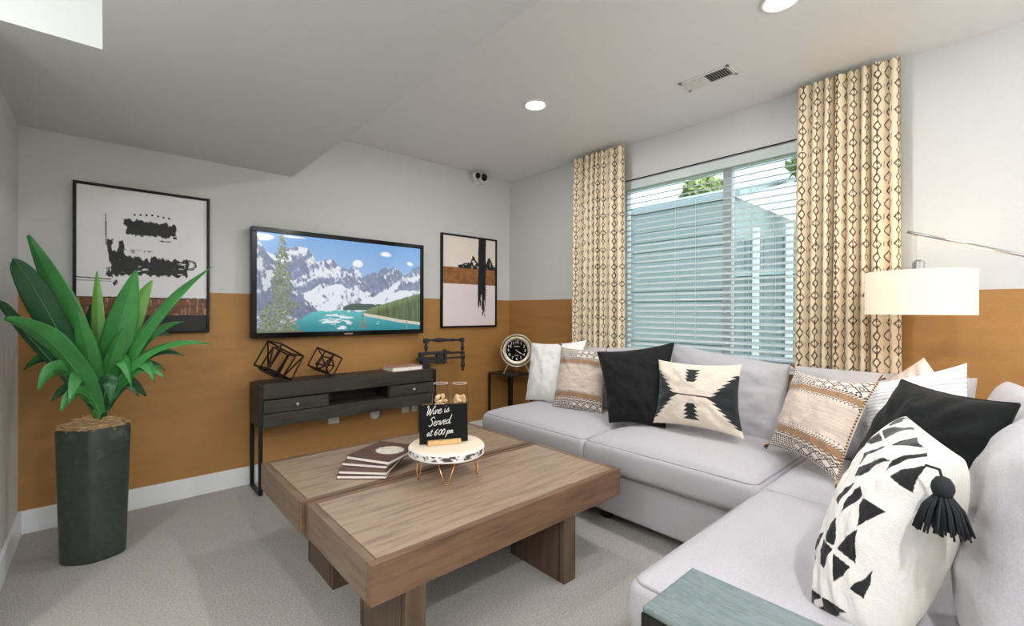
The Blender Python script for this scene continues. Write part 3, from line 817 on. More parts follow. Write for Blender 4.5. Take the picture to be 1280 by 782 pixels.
# chalkboard sign
A = Vector((1.182, 2.007, .611)); B = Vector((1.403, 1.908, .611))
dx_ = (B - A).normalized(); nrm = Vector((-dx_.y, dx_.x, 0))          # away from camera
sc_ = (A + B) / 2
Mx = Matrix(((dx_.x, nrm.x, 0, sc_.x), (dx_.y, nrm.y, 0, sc_.y), (0, 0, 1, .6115), (0, 0, 0, 1)))
sg = thing('chalkboard_sign', 'small black chalkboard sign with white handwriting standing on the cake stand', 'sign', (sc_.x, sc_.y, .6115))
W_, H_ = .248, .195
tl = Matrix.Rotation(-.10, 4, 'X')
MB(Mx @ tl).box(-W_ / 2, W_ / 2, -.003, .003, .004, .004 + H_).obj('board', M['board'], sg)
MB(Mx).prism([(-.085, -.022), (.085, -.022), (.085, .022), (-.085, .022)], 0, .022).obj('holder', M['lightwood'], sg, bevel=.002)
GL = {
 'W': ([[(0, 1.55), (.12, 1.9), (.3, 1.6), (.33, .3), (.45, .02), (.78, 1.3), (.85, .3), (1.0, .02), (1.35, 1.3), (1.65, 1.9)]], 1.55),
 'i': ([[(0, .85), (.05, .2), (.2, .0), (.45, .4)], [(.12, 1.25), (.16, 1.32)]], .45),
 'n': ([[(0, .85), (.08, .0), (.15, .55), (.38, .9), (.52, .7), (.52, .15), (.75, .15)]], .72),
 'e': ([[(0, .4), (.4, .6), (.36, .88), (.15, .85), (.0, .4), (.15, .02), (.42, .05), (.7, .4)]], .65),
 's': ([[(0, .1), (.3, .9), (.38, .5), (.4, .15), (.2, .0), (0, .1)], [(.4, .1), (.65, .35)]], .6),
 'S': ([[(.85, 1.5), (.62, 1.85), (.25, 1.7), (.15, 1.35), (.5, 1.0), (.62, .5), (.35, .02), (-.08, .2)]], .95),
 'r': ([[(0, 0), (.12, .92), (.22, .75), (.48, .78), (.48, .15), (.7, .15)]], .66),
 'v': ([[(0, .85), (.2, .0), (.5, .85), (.7, .78)]], .68),
 'd': ([[(.5, .75), (.22, .88), (0, .4), (.2, .0), (.48, .3), (.78, 1.9), (.6, .3), (.75, 0), (1, .3)]], 1.0),
 'a': ([[(.5, .75), (.22, .88), (0, .4), (.2, .0), (.48, .7), (.55, .1), (.78, .2)]], .75),
 't': ([[(.25, 1.6), (.15, .25), (.33, .0), (.6, .3)], [(-.1, 1.1), (.55, 1.2)]], .6),
 '6': ([[(.65, 1.55), (.2, 1.1), (0, .5), (.2, .02), (.5, .1), (.6, .5), (.35, .8), (.05, .5)]], .8),
 '0': ([[(.4, 1.35), (.05, 1.0), (.05, .3), (.35, .0), (.65, .4), (.65, 1.05), (.4, 1.35), (.2, 1.2)]], .85),
 ':': ([[(.05, .3), (.08, .36)], [(.08, .85), (.11, .91)]], .28),
 'p': ([[(.05, .9), (-.15, -.8), (.08, .5), (.36, .88), (.5, .5), (.3, .02), (.05, .15)]], .68),
 'm': ([[(0, .85), (.06, .0), (.12, .6), (.3, .85), (.38, .6), (.38, .05), (.45, .6), (.62, .85), (.7, .6), (.7, .1), (.95, .25)]], 1.0),
 ' ': ([], .55)}
def smoothl(p, n=5):
    if len(p) < 3: return [Vector((a[0], a[1], 0)) for a in p]
    q = [Vector((a[0], a[1], 0)) for a in p]; out = []
    for i in range(len(q) - 1):
        p0 = q[max(i - 1, 0)]; p1 = q[i]; p2 = q[i + 1]; p3 = q[min(i + 2, len(q) - 1)]
        for k in range(n):
            t = k / n
            out.append(.5 * ((2 * p1) + (p2 - p0) * t + (2 * p0 - 5 * p1 + 4 * p2 - p3) * t * t + (3 * p1 - p0 - 3 * p2 + p3) * t ** 3))
    out.append(q[-1]); return out
m_ = MB(Mx @ tl)
for txt, xs, zs, s_, rise in (('Wine is', -.095, .148, .0245, .012), ('Served', -.078, .092, .0245, .010), ('at 6:00 pm', -.088, .043, .0195, .008)):
    cx_ = 0
    tot = sum(GL[ch][1] for ch in txt)
    for ch in txt:
        for st_ in GL[ch][0]:
            pp = [(xs + (cx_ + p.x + .3 * p.y) * s_, -.0042, zs + p.y * s_ + rise * (cx_ / tot)) for p in smoothl(st_)]
            m_.tube(pp, .0014 if ch not in 'WS60' else .0017, 5)
        cx_ += GL[ch][1]
m_.obj('writing', M['chalk'], sg)

# wine glasses with corks
def wineglass(label, c, zb_=.611):
    t = thing('wine_glass', label, 'glass', (c[0], c[1], zb_), 'glasses of corks on the cake stand')
    pr = [(.034, 0), (.034, .002), (.012, .006), (.0045, .02), (.004, .085), (.010, .10), (.034, .118), (.047, .15), (.0485, .175), (.046, .21), (.041, .25), (.0375, .288)]
    g_ = MB().lathe(pr, (c[0], c[1], zb_), 36); g_.f = g_.f[:-2]
    g_.obj('glass', M['wineglass'], t, smooth=True)
    MB().tube([(c[0] + .0375 * math.cos(k * math.pi / 18), c[1] + .0375 * math.sin(k * math.pi / 18), zb_ + .288) for k in range(36)], .0012, 6, closed=True).obj('rim', M['plastic'], t, smooth=True)  # white tube paints the bright highlight along the clear glass edge
    return t
def corks(c, zb_, seed):
    rr = random.Random(seed)
    lv = 0
    for lay, z in enumerate((.135, .155, .175, .195, .212)):
        for k in range(4):
            a = 2 * math.pi * (k / 4) + lay * .8 + rr.uniform(-.2, .2)
            r = .021 if lay < 4 else .017
            p = Vector((c[0] + r * math.cos(a), c[1] + r * math.sin(a), zb_ + z + rr.uniform(-.004, .004)))
            d = Vector((rr.uniform(-1, 1), rr.uniform(-1, 1), rr.uniform(-.5, .5))).normalized() * .0165
            o = MB().tube([p - d, p - d * .85, p + d * .85, p + d], [.0085, .0105, .0105, .0085], 10).obj('cork', M['cork'], loc=tuple(p), auto=True)
            tag(o, 'wine cork in the %s wine glass behind the chalkboard sign' % seed, 'cork', 'corks in the %s wine glass' % seed)
gdir = Vector((.744, -.668, 0))
gc = Vector((1.395, 2.055, 0))
g1 = gc - gdir * .052; g2 = gc + gdir * .052
wineglass('left wine glass filled with corks behind the chalkboard sign', g1); wineglass('right wine glass filled with corks behind the chalkboard sign', g2)
corks(g1, .611, 'left'); corks(g2, .611, 'right')

# ------------------------------------------------------------------ potted plant
pl = thing('potted_plant', 'tall green strap-leaved plant in a dark glazed oval floor pot left of the console', 'plant', (-.05, 3.21, 0))
pa = math.atan2(3.215 - 3.26, .095 + .18)
def lens(a, wl, wd):
    ca = math.cos(a); s_ = math.sin(a)
    return (abs(ca) ** 1.15 * math.copysign(1, ca) * wl, abs(s_) ** 1.0 * math.copysign(1, s_) * wd * (1 - .18 * abs(ca)))
def potring(k, n, sc, z, cx_=-.045, cy_=3.215):
    a = 2 * math.pi * k / n; px_, py_ = lens(a, .148 * sc, .098 * sc)
    c_, s_ = math.cos(pa), math.sin(pa)
    return (cx_ + px_ * c_ - py_ * s_, cy_ + px_ * s_ + py_ * c_, z)
n = 64; prof = [(.86, 0), (.885, .012), (.90, .1), (.93, .25), (.965, .42), (.99, .58), (1.0, .675), (.985, .682), (.95, .678), (.94, .63)]
V = [potring(k, n, s_, z) for s_, z in prof for k in range(n)]
Fq = [(i * n + k, i * n + (k + 1) % n, (i + 1) * n + (k + 1) % n, (i + 1) * n + k) for i in range(len(prof) - 1) for k in range(n)]
Fq.append(tuple(range(n))[::-1]); Fq.append(tuple(range((len(prof) - 1) * n, len(prof) * n)))
raw_obj('pot', V, Fq, M['pot'], pl, smooth=True)
m_ = MB()
rr = random.Random(3)
for i in range(420):
    a = rr.uniform(0, 6.283); q = math.sqrt(rr.random()) * .93
    k = potring(a / 6.283185 * n, n, q, 0)
    z = .672 + .05 * (1 - q * q) + rr.uniform(-.006, .012)
    d = Vector((rr.uniform(-1, 1), rr.uniform(-1, 1), rr.uniform(-.25, .35))).normalized()
    e = Vector((rr.uniform(-1, 1), rr.uniform(-1, 1), rr.uniform(-.2, .5))).normalized()
    l_ = rr.uniform(.012, .034)
    p = Vector((k[0], k[1], z))
    m_.tube([p - d * l_, p + e * .006, p + d * l_], rr.uniform(.0011, .0022), 4)
o = m_.obj('moss', M['moss'], pl); o['kind'] = 'stuff'
m_ = MB(); m_.add([potring(k, n, .93, .672) for k in range(n)] + [potring(k, n, .5, .705) for k in range(n)] + [(-.045, 3.215, .715)],
                  [(k, (k + 1) % n, n + (k + 1) % n, n + k) for k in range(n)] + [(n + k, n + (k + 1) % n, 2 * n) for k in range(n)])
m_.obj('soil', M['moss'], pl, smooth=True)
BS = Vector((-.02, 3.21, .72))
VIEW = Vector((.0, 1, -.12)).normalized()
def leaf(tip, mid, w, mt, roll=0.0, base_=None, fold=.25, droop=0):
    b = base_ or (BS + Vector((rr.uniform(-.018, .018), rr.uniform(-.02, .02), rr.uniform(-.01, .05))))
    w = w * 1.12
    tip = Vector(tip); mid = Vector(mid)
    ctrl = mid * 2 - (b + tip) / 2
    n_ = 26; wn_ = 6
    V = []; pts = []; sides = []
    for i in range(n_ + 1):
        t = i / n_
        p = b * (1 - t) ** 2 + ctrl * 2 * t * (1 - t) + tip * t * t
        tg = ((ctrl - b) * (1 - t) + (tip - ctrl) * t).normalized()
        s_ = tg.cross(VIEW)
        s_ = s_.normalized() if s_.length > .05 else Vector((1, 0, 0))
        nn = s_.cross(tg).normalized()
        rl = roll + .25 * math.sin(t * 2.5)
        s2 = s_ * math.cos(rl) + nn * math.sin(rl); n2 = s2.cross(tg)
        ww = w * (.16 + .84 * math.sin(math.pi * min(1, t * 1.02) ** .85) ** .85) if t < .5 else w * max(.004, (math.sin(math.pi * (t * .98) ** .95)) ** .9)
        if t < .12: ww = max(ww, w * .2)
        wav = .05 * math.sin(t * 17 + w * 99) * w
        for k in range(-wn_, wn_ + 1):
            q = k / wn_
            V.append(p + s2 * (q * ww) + n2 * (fold * abs(q) * ww + wav * q * q * (1 if k > 0 else -1)))
        pts.append(p - n2 * .0012)
    m = 2 * wn_ + 1
    Fq = [(i * m + k, i * m + k + 1, (i + 1) * m + k + 1, (i + 1) * m + k) for i in range(n_) for k in range(m - 1)]
    lf = raw_obj('leaf', [tuple(v) for v in V], Fq, mt, pl, smooth=True)
    so = lf.modifiers.new('thickness', 'SOLIDIFY'); so.thickness = .0012
    MB().tube(pts[:-1], [max(.0005, .0022 * (1 - i / n_)) for i in range(n_)], 5).obj('midrib', M['vein'], lf, smooth=True)
LF, LD, LL = M['leaf'], M['leafdark'], M['leaflight']
LEAVES = [
 ((-.285, 3.25, 1.655), (-.135, 3.24, 1.20), .062, LF, .2), ((-.314, 3.02, 1.515), (-.215, 3.10, 1.30), .052, LD, -.5),
 ((-.327, 2.93, 1.250), (-.165, 3.02, 1.10), .060, LF, .6), ((.120, 3.12, 1.500), (.045, 3.16, 1.14), .062, LF, -.1),
 ((.449, 3.07, 1.535), (.165, 3.12, 1.20), .042, LF, .7), ((.385, 3.30, 1.45), (.15, 3.26, 1.15), .040, LD, .5),
 ((.20, 3.34, 1.46), (.09, 3.32, 1.18), .050, LL, .1), ((-.035, 3.36, 1.50), (-.03, 3.32, 1.15), .030, LL, .2),
 ((.461, 3.02, 1.095), (.16, 3.08, 1.06), .035, LF, .8), ((.33, 3.12, 1.03), (.14, 3.14, 1.03), .036, LD, .7),
 ((-.349, 3.03, 1.330), (-.27, 3.08, 1.17), .028, LD, .4), ((.19, 3.04, .91), (.12, 3.10, 1.01), .040, LF, .3),
 ((-.235, 3.05, .91), (-.15, 3.10, 1.00), .038, LF, .3), ((-.20, 3.18, .835), (-.10, 3.17, .90), .032, LD, .3),
 ((.165, 3.20, .815), (.065, 3.17, .90), .034, LD, -.3), ((.24, 3.06, .92), (.11, 3.10, .98), .036, LF, .5),
 ((-.27, 3.28, 1.08), (-.15, 3.27, 1.09), .026, LD, .6), ((.29, 3.34, 1.14), (.12, 3.30, 1.09), .034, LD, .4),
 ((-.13, 3.04, .84), (-.08, 3.12, .97), .034, LF, .1), ((.10, 3.06, .89), (.05, 3.12, 1.02), .036, LF, .4),
 ((-.06, 3.38, 1.32), (-.05, 3.33, 1.08), .040, LD, .2), ((.02, 3.02, .82), (.01, 3.06, .93), .032, LD, -.2),
 ((-.20, 3.40, 1.35), (-.12, 3.34, 1.10), .040, LD, .1), ((.10, 3.42, 1.28), (.05, 3.36, 1.06), .042, LD, .0),
 ((-.29, 3.14, 1.00), (-.15, 3.16, 1.03), .034, LD, .5), ((.25, 3.20, .95), (.12, 3.20, .98), .034, LD, .6), ((.07, 3.04, 1.20), (.02, 3.12, 1.02), .036, LF, .2), ((-.10, 3.05, 1.28), (-.06, 3.12, 1.04), .040, LF, -.2),
 ((.34, 3.26, 1.22), (.14, 3.24, 1.10), .036, LF, .6), ((-.30, 3.20, 1.42), (-.16, 3.22, 1.18), .036, LD, .3), ((.13, 3.12, .83), (.06, 3.15, .90), .030, LD, .3), ((-.15, 3.10, 1.10), (-.09, 3.14, .98), .032, LD, .4),
 ((-.16, 3.06, .80), (-.10, 3.10, .88), .030, LF, .2), ((.11, 3.30, .86), (.05, 3.27, .92), .03, LD, .2),
]
for tp, md, w, mt, rl in LEAVES: leaf(tp, md, w, mt, rl)
MB().tube([BS - Vector((0, 0, .05)), BS + Vector((0, 0, .08)), BS + Vector((0, 0, .2))], [.022, .024, .008], 10).obj('stem', M['leaf'], pl, smooth=True)

# ------------------------------------------------------------------ corner side table + clock
st = thing('side_table', 'black metal-framed side table in the far corner holding the clock', 'table', (3.2, 3.58, 0))
tx0, tx1, ty0, ty1, tz = 3.05, 3.35, 3.40, 3.77, .645
MB().box(tx0, tx1, ty0, ty1, tz - .02, tz).obj('tabletop', mat('dark_table_top', L(44, 42, 38), .35), st, bevel=.002)
for xx in (tx0, tx1 - .018):
    for yy in (ty0, ty1 - .018):
        MB().box(xx, xx + .018, yy, yy + .018, 0, tz - .02).obj('leg', M['black'], st)
m_ = MB(); m_.box(tx0 + .018, tx1 - .018, ty0, ty0 + .018, 0.0, .018); m_.box(tx0 + .018, tx1 - .018, ty1 - .018, ty1, 0.0, .018)
m_.box(tx0, tx0 + .018, ty0 + .018, ty1 - .018, 0.0, .018); m_.box(tx1 - .018, tx1, ty0 + .018, ty1 - .018, 0.0, .018)
m_.obj('stretcher', M['black'], st)

ck = thing('table_clock', 'round silver double-ringed clock with black face on the corner side table', 'clock', (3.19, 3.47, tz))
cc = Vector((3.175, 3.46, .885)); nr = (Vector((0.15, 0.1, 1.1)) - cc); nr.z = .12; nr.normalize()
xr = Vector((0, 0, 1)).cross(nr).normalized(); ur = nr.cross(xr)
CM = Matrix(((xr.x, ur.x, nr.x, cc.x), (xr.y, ur.y, nr.y, cc.y), (xr.z, ur.z, nr.z, cc.z), (0, 0, 0, 1)))
def ring(R1, z, r, nm, parent, mt=None):
    pts = [(R1 * math.cos(2 * math.pi * k / 56), R1 * math.sin(2 * math.pi * k / 56), z) for k in range(56)]
    return MB(CM).tube(pts, r, 10, closed=True).obj(nm, mt or M['silver'], parent, smooth=True)
ring(.164, .0, .008, 'outer_ring', ck); ring(.160, -.10, .008, 'rear_ring', ck)
MB(CM).lathe([(.135, -.08), (.148, -.07), (.148, .0), (.143, .012), (.128, .014), (.112, .006), (.111, .0)], n=56).obj('case', M['silver'], ck, auto=True)
fc = MB(CM).lathe([(.001, .002), (.112, .002)], n=56).obj('dial', M['board'], ck)
for k in range(4):
    a = math.pi / 2 * k
    MB(CM).tube([(.146 * math.cos(a), .146 * math.sin(a), 0), (.166 * math.cos(a), .166 * math.sin(a), 0)], .005, 8).obj('ring_pin', M['silver'], ck)
for s_ in (-1, 1):
    d0 = cc + xr * (s_ * .085) - Vector((0, 0, .135)); e0 = cc + xr * (s_ * .135) - Vector((0, 0, 1)) * (cc.z - tz - .004)
    MB().tube([d0, e0], .007, 8).obj('foot', M['silver'], ck)
d0 = cc - nr * .1 - Vector((0, 0, .15)); e0 = cc - nr * .12; e0.z = tz + .004
MB().tube([d0, e0], .006, 8).obj('foot', M['silver'], ck)


def text_mesh(name, body, size, Mx, mt, parent, extr=.0008):
    cu = bpy.data.curves.new(name, 'FONT'); cu.body = body; cu.size = size; cu.align_x = 'CENTER'; cu.align_y = 'CENTER'; cu.extrude = extr
    ob = bpy.data.objects.new(name, cu); COL.objects.link(ob)
    dg = bpy.context.evaluated_depsgraph_get()
    me = bpy.data.meshes.new_from_object(ob.evaluated_get(dg))
    vs = [Mx @ v.co for v in me.vertices]; fs = [tuple(p.vertices) for p in me.polygons]
    bpy.data.objects.remove(ob); bpy.data.curves.remove(cu); bpy.data.meshes.remove(me)
    return raw_obj(name, [tuple(v) for v in vs], fs, mt, parent)
for h in range(1, 13):
    a = math.pi / 2 - h * math.pi / 6
    text_mesh('numeral', str(h), .042, CM @ Matrix.Translation((.087 * math.cos(a), .087 * math.sin(a), .0035)), M['chalk'], fc)
def hand(ang, ln, w):
    a = math.pi / 2 - ang
    Mh = CM @ Matrix.Translation((0, 0, .0055)) @ Matrix.Rotation(a, 4, 'Z')
    MB(Mh).box(-.015, ln, -w, w, 0, .001).obj('clock_hand', M['chalk'], fc)
hand(math.radians(122), .085, .0016); hand(math.radians(128), .05, .0025)
MB(CM).box(-.028, .028, .040, .048, .003, .004).obj('dial_print', M['silver'], fc)
MB(CM).box(-.022, .022, -.052, -.046, .003, .004).obj('dial_print', M['silver'], fc)

# ------------------------------------------------------------------ soft shapes
def cushion_box(name, x0, x1, y0, y1, z0, z1, r, crown, mt, parent, seed=1, n=44, wr=.004, bulge=.012):
    a, b, c = (x1 - x0) / 2, (y1 - y0) / 2, (z1 - z0) / 2
    cen = np.array([(x0 + x1) / 2, (y0 + y1) / 2, (z0 + z1) / 2]); dims = np.array([a, b, c]); r = min(r, c * .98)
    g = np.linspace(-1, 1, n); gz = np.linspace(-1, 1, 15)
    Vs = []; Fs = []; off = 0
    for ax in range(3):
        for sgn in (-1, 1):
            o1, o2 = [(1, 2), (2, 0), (0, 1)][ax]
            g1 = gz if o1 == 2 else g; g2 = gz if o2 == 2 else g
            A_, B_ = np.meshgrid(g1, g2, indexing='ij')
            P_ = np.zeros(A_.shape + (3,)); P_[..., ax] = sgn; P_[..., o1] = A_; P_[..., o2] = B_
            Vs.append(P_.reshape(-1, 3)); k1, k2 = A_.shape
            idx = np.arange(k1 * k2).reshape(k1, k2) + off; off += k1 * k2
            q = np.stack([idx[:-1, :-1], idx[1:, :-1], idx[1:, 1:], idx[:-1, 1:]], -1).reshape(-1, 4)
            Fs.append(q if sgn > 0 else q[:, ::-1])
    P_ = np.concatenate(Vs); Fq = np.concatenate(Fs)
    key = np.round(P_ * 10000).astype(np.int64); _, fi, inv = np.unique(key, axis=0, return_index=True, return_inverse=True)
    P_ = P_[fi]; Fq = inv.reshape(-1)[Fq]
    Q = P_ * dims; inner = np.clip(Q, -(dims - r), dims - r); d = Q - inner
    ln = np.linalg.norm(d, axis=1, keepdims=True); Q = np.where(ln > 1e-9, inner + d / np.maximum(ln, 1e-9) * r, Q)
    top = np.clip(P_[:, 2], -1, 1)
    cr = (1 - P_[:, 0] ** 4) * (1 - P_[:, 1] ** 4)
    nz = fbm(P_[:, 0] * a * 6 + 10, P_[:, 1] * b * 6 + 10 + P_[:, 2], seed) - .5
    Q[:, 2] += np.where(top > 0, top, top * .2) * (crown * cr) + nz * wr * 2 * (top > -.5)
    side = 1 - P_[:, 2] ** 2
    Q[:, 0] += np.sign(P_[:, 0]) * (np.abs(P_[:, 0]) > .9) * side * (bulge + nz * wr)
    Q[:, 1] += np.sign(P_[:, 1]) * (np.abs(P_[:, 1]) > .9) * side * (bulge + nz * wr)
    ob = raw_obj(name, Q + cen, Fq, mt, parent, smooth=True)
    for zz in (z1 - .012, z0 + .012):
        pts = []; rc = r + .01; ins = -.004 - bulge * .35
        for (cx_, cy_, a0) in ((x1 - rc, y1 - rc, 0), (x0 + rc, y1 - rc, 90), (x0 + rc, y0 + rc, 180), (x1 - rc, y0 + rc, 270)):
            for k in range(5):
                an = math.radians(a0 + k * 22.5); pts.append((cx_ + (rc + ins) * math.cos(an), cy_ + (rc + ins) * math.sin(an), zz))
        pp = []
        for i in range(len(pts)):
            p, q = Vector(pts[i]), Vector(pts[(i + 1) % len(pts)])
            m_n = 12 if (p - q).length > .2 else 1
            for k in range(m_n):
                pp.append(p.lerp(q, k / m_n))
        MB().tube(pp, .0045, 6, closed=True).obj('piping', M['piping'], ob, smooth=True)
    return ob


def pillow(name, TL, TR, BR, BL, thick, mt, parent=None, loc=None, fn=None, n=90, pinch=.07, wr=.006, seed=1, power=.55, flip=False, crease=.010, backcol=None, sag=0.0):
    TL, TR, BR, BL = (np.array(p, float) for p in (TL, TR, BR, BL))
    lin = np.linspace(-1, 1, n)
    s = np.sign(lin) * (1 - (1 - np.abs(lin)) ** 1.25)
    S, Tt = np.meshgrid(s, s)                 # S: left-right, Tt: top(-1) - bottom(+1)
    s2 = S * (1 - pinch * (1 - Tt ** 2) ** 1.0 * np.abs(S) ** 2); t2 = Tt * (1 - pinch * (1 - S ** 2) ** 1.0 * np.abs(Tt) ** 2)
    U_ = (s2 + 1) / 2; V_ = (t2 + 1) / 2
    Bp = (TL * ((1 - U_) * (1 - V_))[..., None] + TR * (U_ * (1 - V_))[..., None] + BR * (U_ * V_)[..., None] + BL * ((1 - U_) * V_)[..., None])
    ex = ((TR - TL) + (BR - BL)) / 2; ey = ((TL - BL) + (TR - BR)) / 2
    N_ = np.cross(ex, ey); N_ /= np.linalg.norm(N_)
    h = thick / 2 * ((1 - S ** 2) * (1 - Tt ** 2)) ** power
    ang = np.arctan2(Tt, S); rad_ = np.hypot(S, Tt)
    cre = crease * np.sin(ang * 14 + seed) * sstep(.35, 1.0, rad_) * (1 - sstep(1.0, 1.42, rad_)) * ((np.abs(S) ** 2) * (np.abs(Tt) ** 2)) ** .25
    edgef = ((1 - S ** 2) * (1 - Tt ** 2)) ** .3
    wn_ = (fbm(S * 3 + 9, Tt * 3 + 9, seed) - .5) * wr * 4 * edgef
    Fr = Bp + N_ * (h + wn_ + cre * edgef)[..., None]
    Bk = Bp - N_ * (h * .9)[..., None]
    Fr[..., 2] -= sag * edgef * 0; nn = n
    idf = np.arange(nn * nn).reshape(nn, nn)
    inner = np.zeros((nn, nn), bool); inner[1:-1, 1:-1] = True
    idb = idf.copy(); idb[inner] = nn * nn + np.arange(inner.sum())
    V = np.concatenate([Fr.reshape(-1, 3), Bk[inner]])
    def quads(i): return np.stack([i[:-1, :-1], i[1:, :-1], i[1:, 1:], i[:-1, 1:]], -1).reshape(-1, 4)
    Fq = np.concatenate([quads(idf), quads(idb)[:, ::-1]])
    col = None
    if fn is not None:
        cf = fn((S + 1) / 2, (Tt + 1) / 2)
        bc = np.array(L(*(backcol or (228, 222, 212))))
        col = np.concatenate([cf.reshape(-1, 3), np.tile(bc, (inner.sum(), 1))])
    if loc is None and parent is None:
        loc = tuple((BL + BR) / 2)
    ob = raw_obj(name, V, Fq, mt, parent, loc=loc or (0, 0, 0), smooth=True, col=col)
    surf = dict(Fr=Fr, Bp=Bp, N=N_, S=S, T=Tt)
    return ob, surf

# ------------------------------------------------------------------ sectional sofa
sf = thing('sectional_sofa', 'large L-shaped light grey linen sectional sofa under the window', 'sofa', (2.75, 1.2, 0))
SG, SP = M['sofa'], M['piping']
FX = 2.285
MB().box(FX, 3.16, -.36, 2.80, .06, .325).obj('base', SG, sf, bevel=.02)
MB().box(1.19, FX, -.36, .735, .06, .325).obj('base', SG, sf, bevel=.02)
MB().box(3.0, 3.17, -.36, 2.78, .325, .80).obj('back_frame', SG, sf, bevel=.05)
MB().box(1.20, 3.0, -.37, -.20, .325, .80).obj('back_frame', SG, sf, bevel=.05)
for px_, py_ in ((2.36, 1.72), (2.36, 2.7), (2.36, .9), (3.05, 2.7), (1.27, .66), (1.27, -.28), (3.05, -.28)):
    MB().lathe([(.03, 0), (.036, .01), (.036, .06)], (px_, py_, 0), 16).obj('foot', M['black'], sf)
cushion_box('seat_cushion', FX - .05, 3.02, 1.815, 2.83, .33, .495, .034, .055, SG, sf, 1)
cushion_box('seat_cushion', FX - .055, 3.02, .79, 1.805, .33, .50, .034, .065, SG, sf, 2)
cushion_box('seat_cushion', 2.23, 3.02, -.19, .775, .33, .495, .034, .035, SG, sf, 3)
cushion_box('seat_cushion', 1.175, 2.225, -.19, .775, .33, .495, .034, .035, SG, sf, 4)
# back cushions along the window
def backc(TL, TR, BR, BL, th=.24, seed=1, pinch=.03): return pillow('back_cushion', TL, TR, BR, BL, th, SG, sf, n=60, pinch=pinch, power=.34, seed=seed, crease=.006, wr=.008)
backc((3.06, 2.50, .985), (3.03, 1.66, 1.04), (2.95, 1.66, .50), (2.95, 2.52, .50), seed=11)
backc((3.04, 1.64, 1.06), (3.05, .90, .975), (2.93, .90, .50), (2.93, 1.65, .50), seed=12)
backc((3.05, .88, .975), (3.06, .12, .985), (2.95, .12, .50), (2.95, .89, .50), seed=13)
backc((2.98, .02, .99), (2.30, -.13, .99), (2.26, .0, .50), (2.98, .04, .50), seed=14)
backc((2.28, -.10, 1.0), (1.32, -.085, 1.0), (1.31, .01, .50), (2.25, .01, .50), th=.28, seed=15)

# ------------------------------------------------------------------ pillows
def p_plain(rgb):
    def f(u, v):
        return base(u, rgb) * (1 + .05 * (fbm(u * 50, v * 50, 3) - .5)[..., None])
    return f


def p_boho(seed, flipd=False):
    def f(u, v):
        c = base(u, (206, 188, 174))
        st_ = fbm(u * 6, v * 90, seed)
        c = c * (1 + .5 * (st_ - .5))[..., None]
        def band(v0, v1): return (v > v0) & (v < v1)
        tan = base(u, (150, 116, 86)) * (1 + .3 * (fbm(u * 60, v * 60, 8) - .5))[..., None]
        def twist(vc, w, c):
            ph = (u * 34 + (v - vc) * 40) % 1
            m = np.abs(v - vc) < w
            c = mixc(c, m & (ph < .5), (56, 40, 34)); return mixc(c, m & (ph >= .5), (228, 212, 196))
        # dense woven bands
        dz = (np.abs(((u * 26) % 1) - .5) * 2 + np.abs(((v * 42) % 1) - .5) * 2)
        weave = np.where((dz > 1.0)[..., None], np.array(L(74, 60, 56)), np.array(L(226, 216, 206)))
        dia = (np.abs(((u * 8) % 1) - .5) * 2 + np.abs(((v * 13) % 1) - .5) * 2)
        diam = np.where((np.abs(dia - .95) < .16)[..., None] | (np.abs(dia - .4) < .12)[..., None], np.array(L(50, 42, 42)), np.array(L(222, 212, 202)))
        chev = np.where(((v * 30 + np.abs(((u * 14) % 1) - .5)) % 1 < .45)[..., None], np.array(L(90, 74, 66)), np.array(L(218, 206, 194)))
        for a_, b_, tex in ((-.01, .05, chev), (.05, .17, np.where((u > .42)[..., None], diam, weave)), (.17, .215, weave), (.215, .29, tan), (.31, .325, weave),
                            (.695, .71, weave), (.74, .82, tan), (.82, .87, chev), (.87, .97, np.where((u > .45)[..., None], diam, weave)), (.97, 1.01, weave)):
            c = np.where(band(a_, b_)[..., None], tex, c)
        for vc in (.30, .735, .21): c = twist(vc, .013, c)
        return c
    return f


def p_aztec(u, v):
    c = base(u, (228, 214, 198)) * (1 + .06 * (fbm(u * 70, v * 70, 3) - .5))[..., None]
    blk = (30, 34, 36)
    # serrated side triangles
    def side(uu):
        d = np.abs(v - .54)
        saw = .055 * (1 - ((d * 15) % 1))
        lim = .275 * (1 - d / .37) + saw * (d < .37)
        return (uu < lim) & (d < .37) & (uu > -.01)
    c = mixc(c, side(u) | side(1 - u), blk)
    c = mixc(c, (np.abs(v - (.525 + .012 * (u - .5))) < .0095) & (u > .22) & (u < .78), (44, 26, 24))
    def tree(v0, v1, up_, ww=1.0):
        t = (v - v0) / (v1 - v0); t = t if up_ else 1 - t
        m = (t > 0) & (t < 1); k = (t * 4) % 1
        w = .038 + .052 * k * (.6 + .5 * np.clip(t, 0, 1))
        return m & (np.abs(u - .49) < w)
    c = mixc(c, tree(.12, .33, False) | tree(.64, .88, True), blk)
    return c


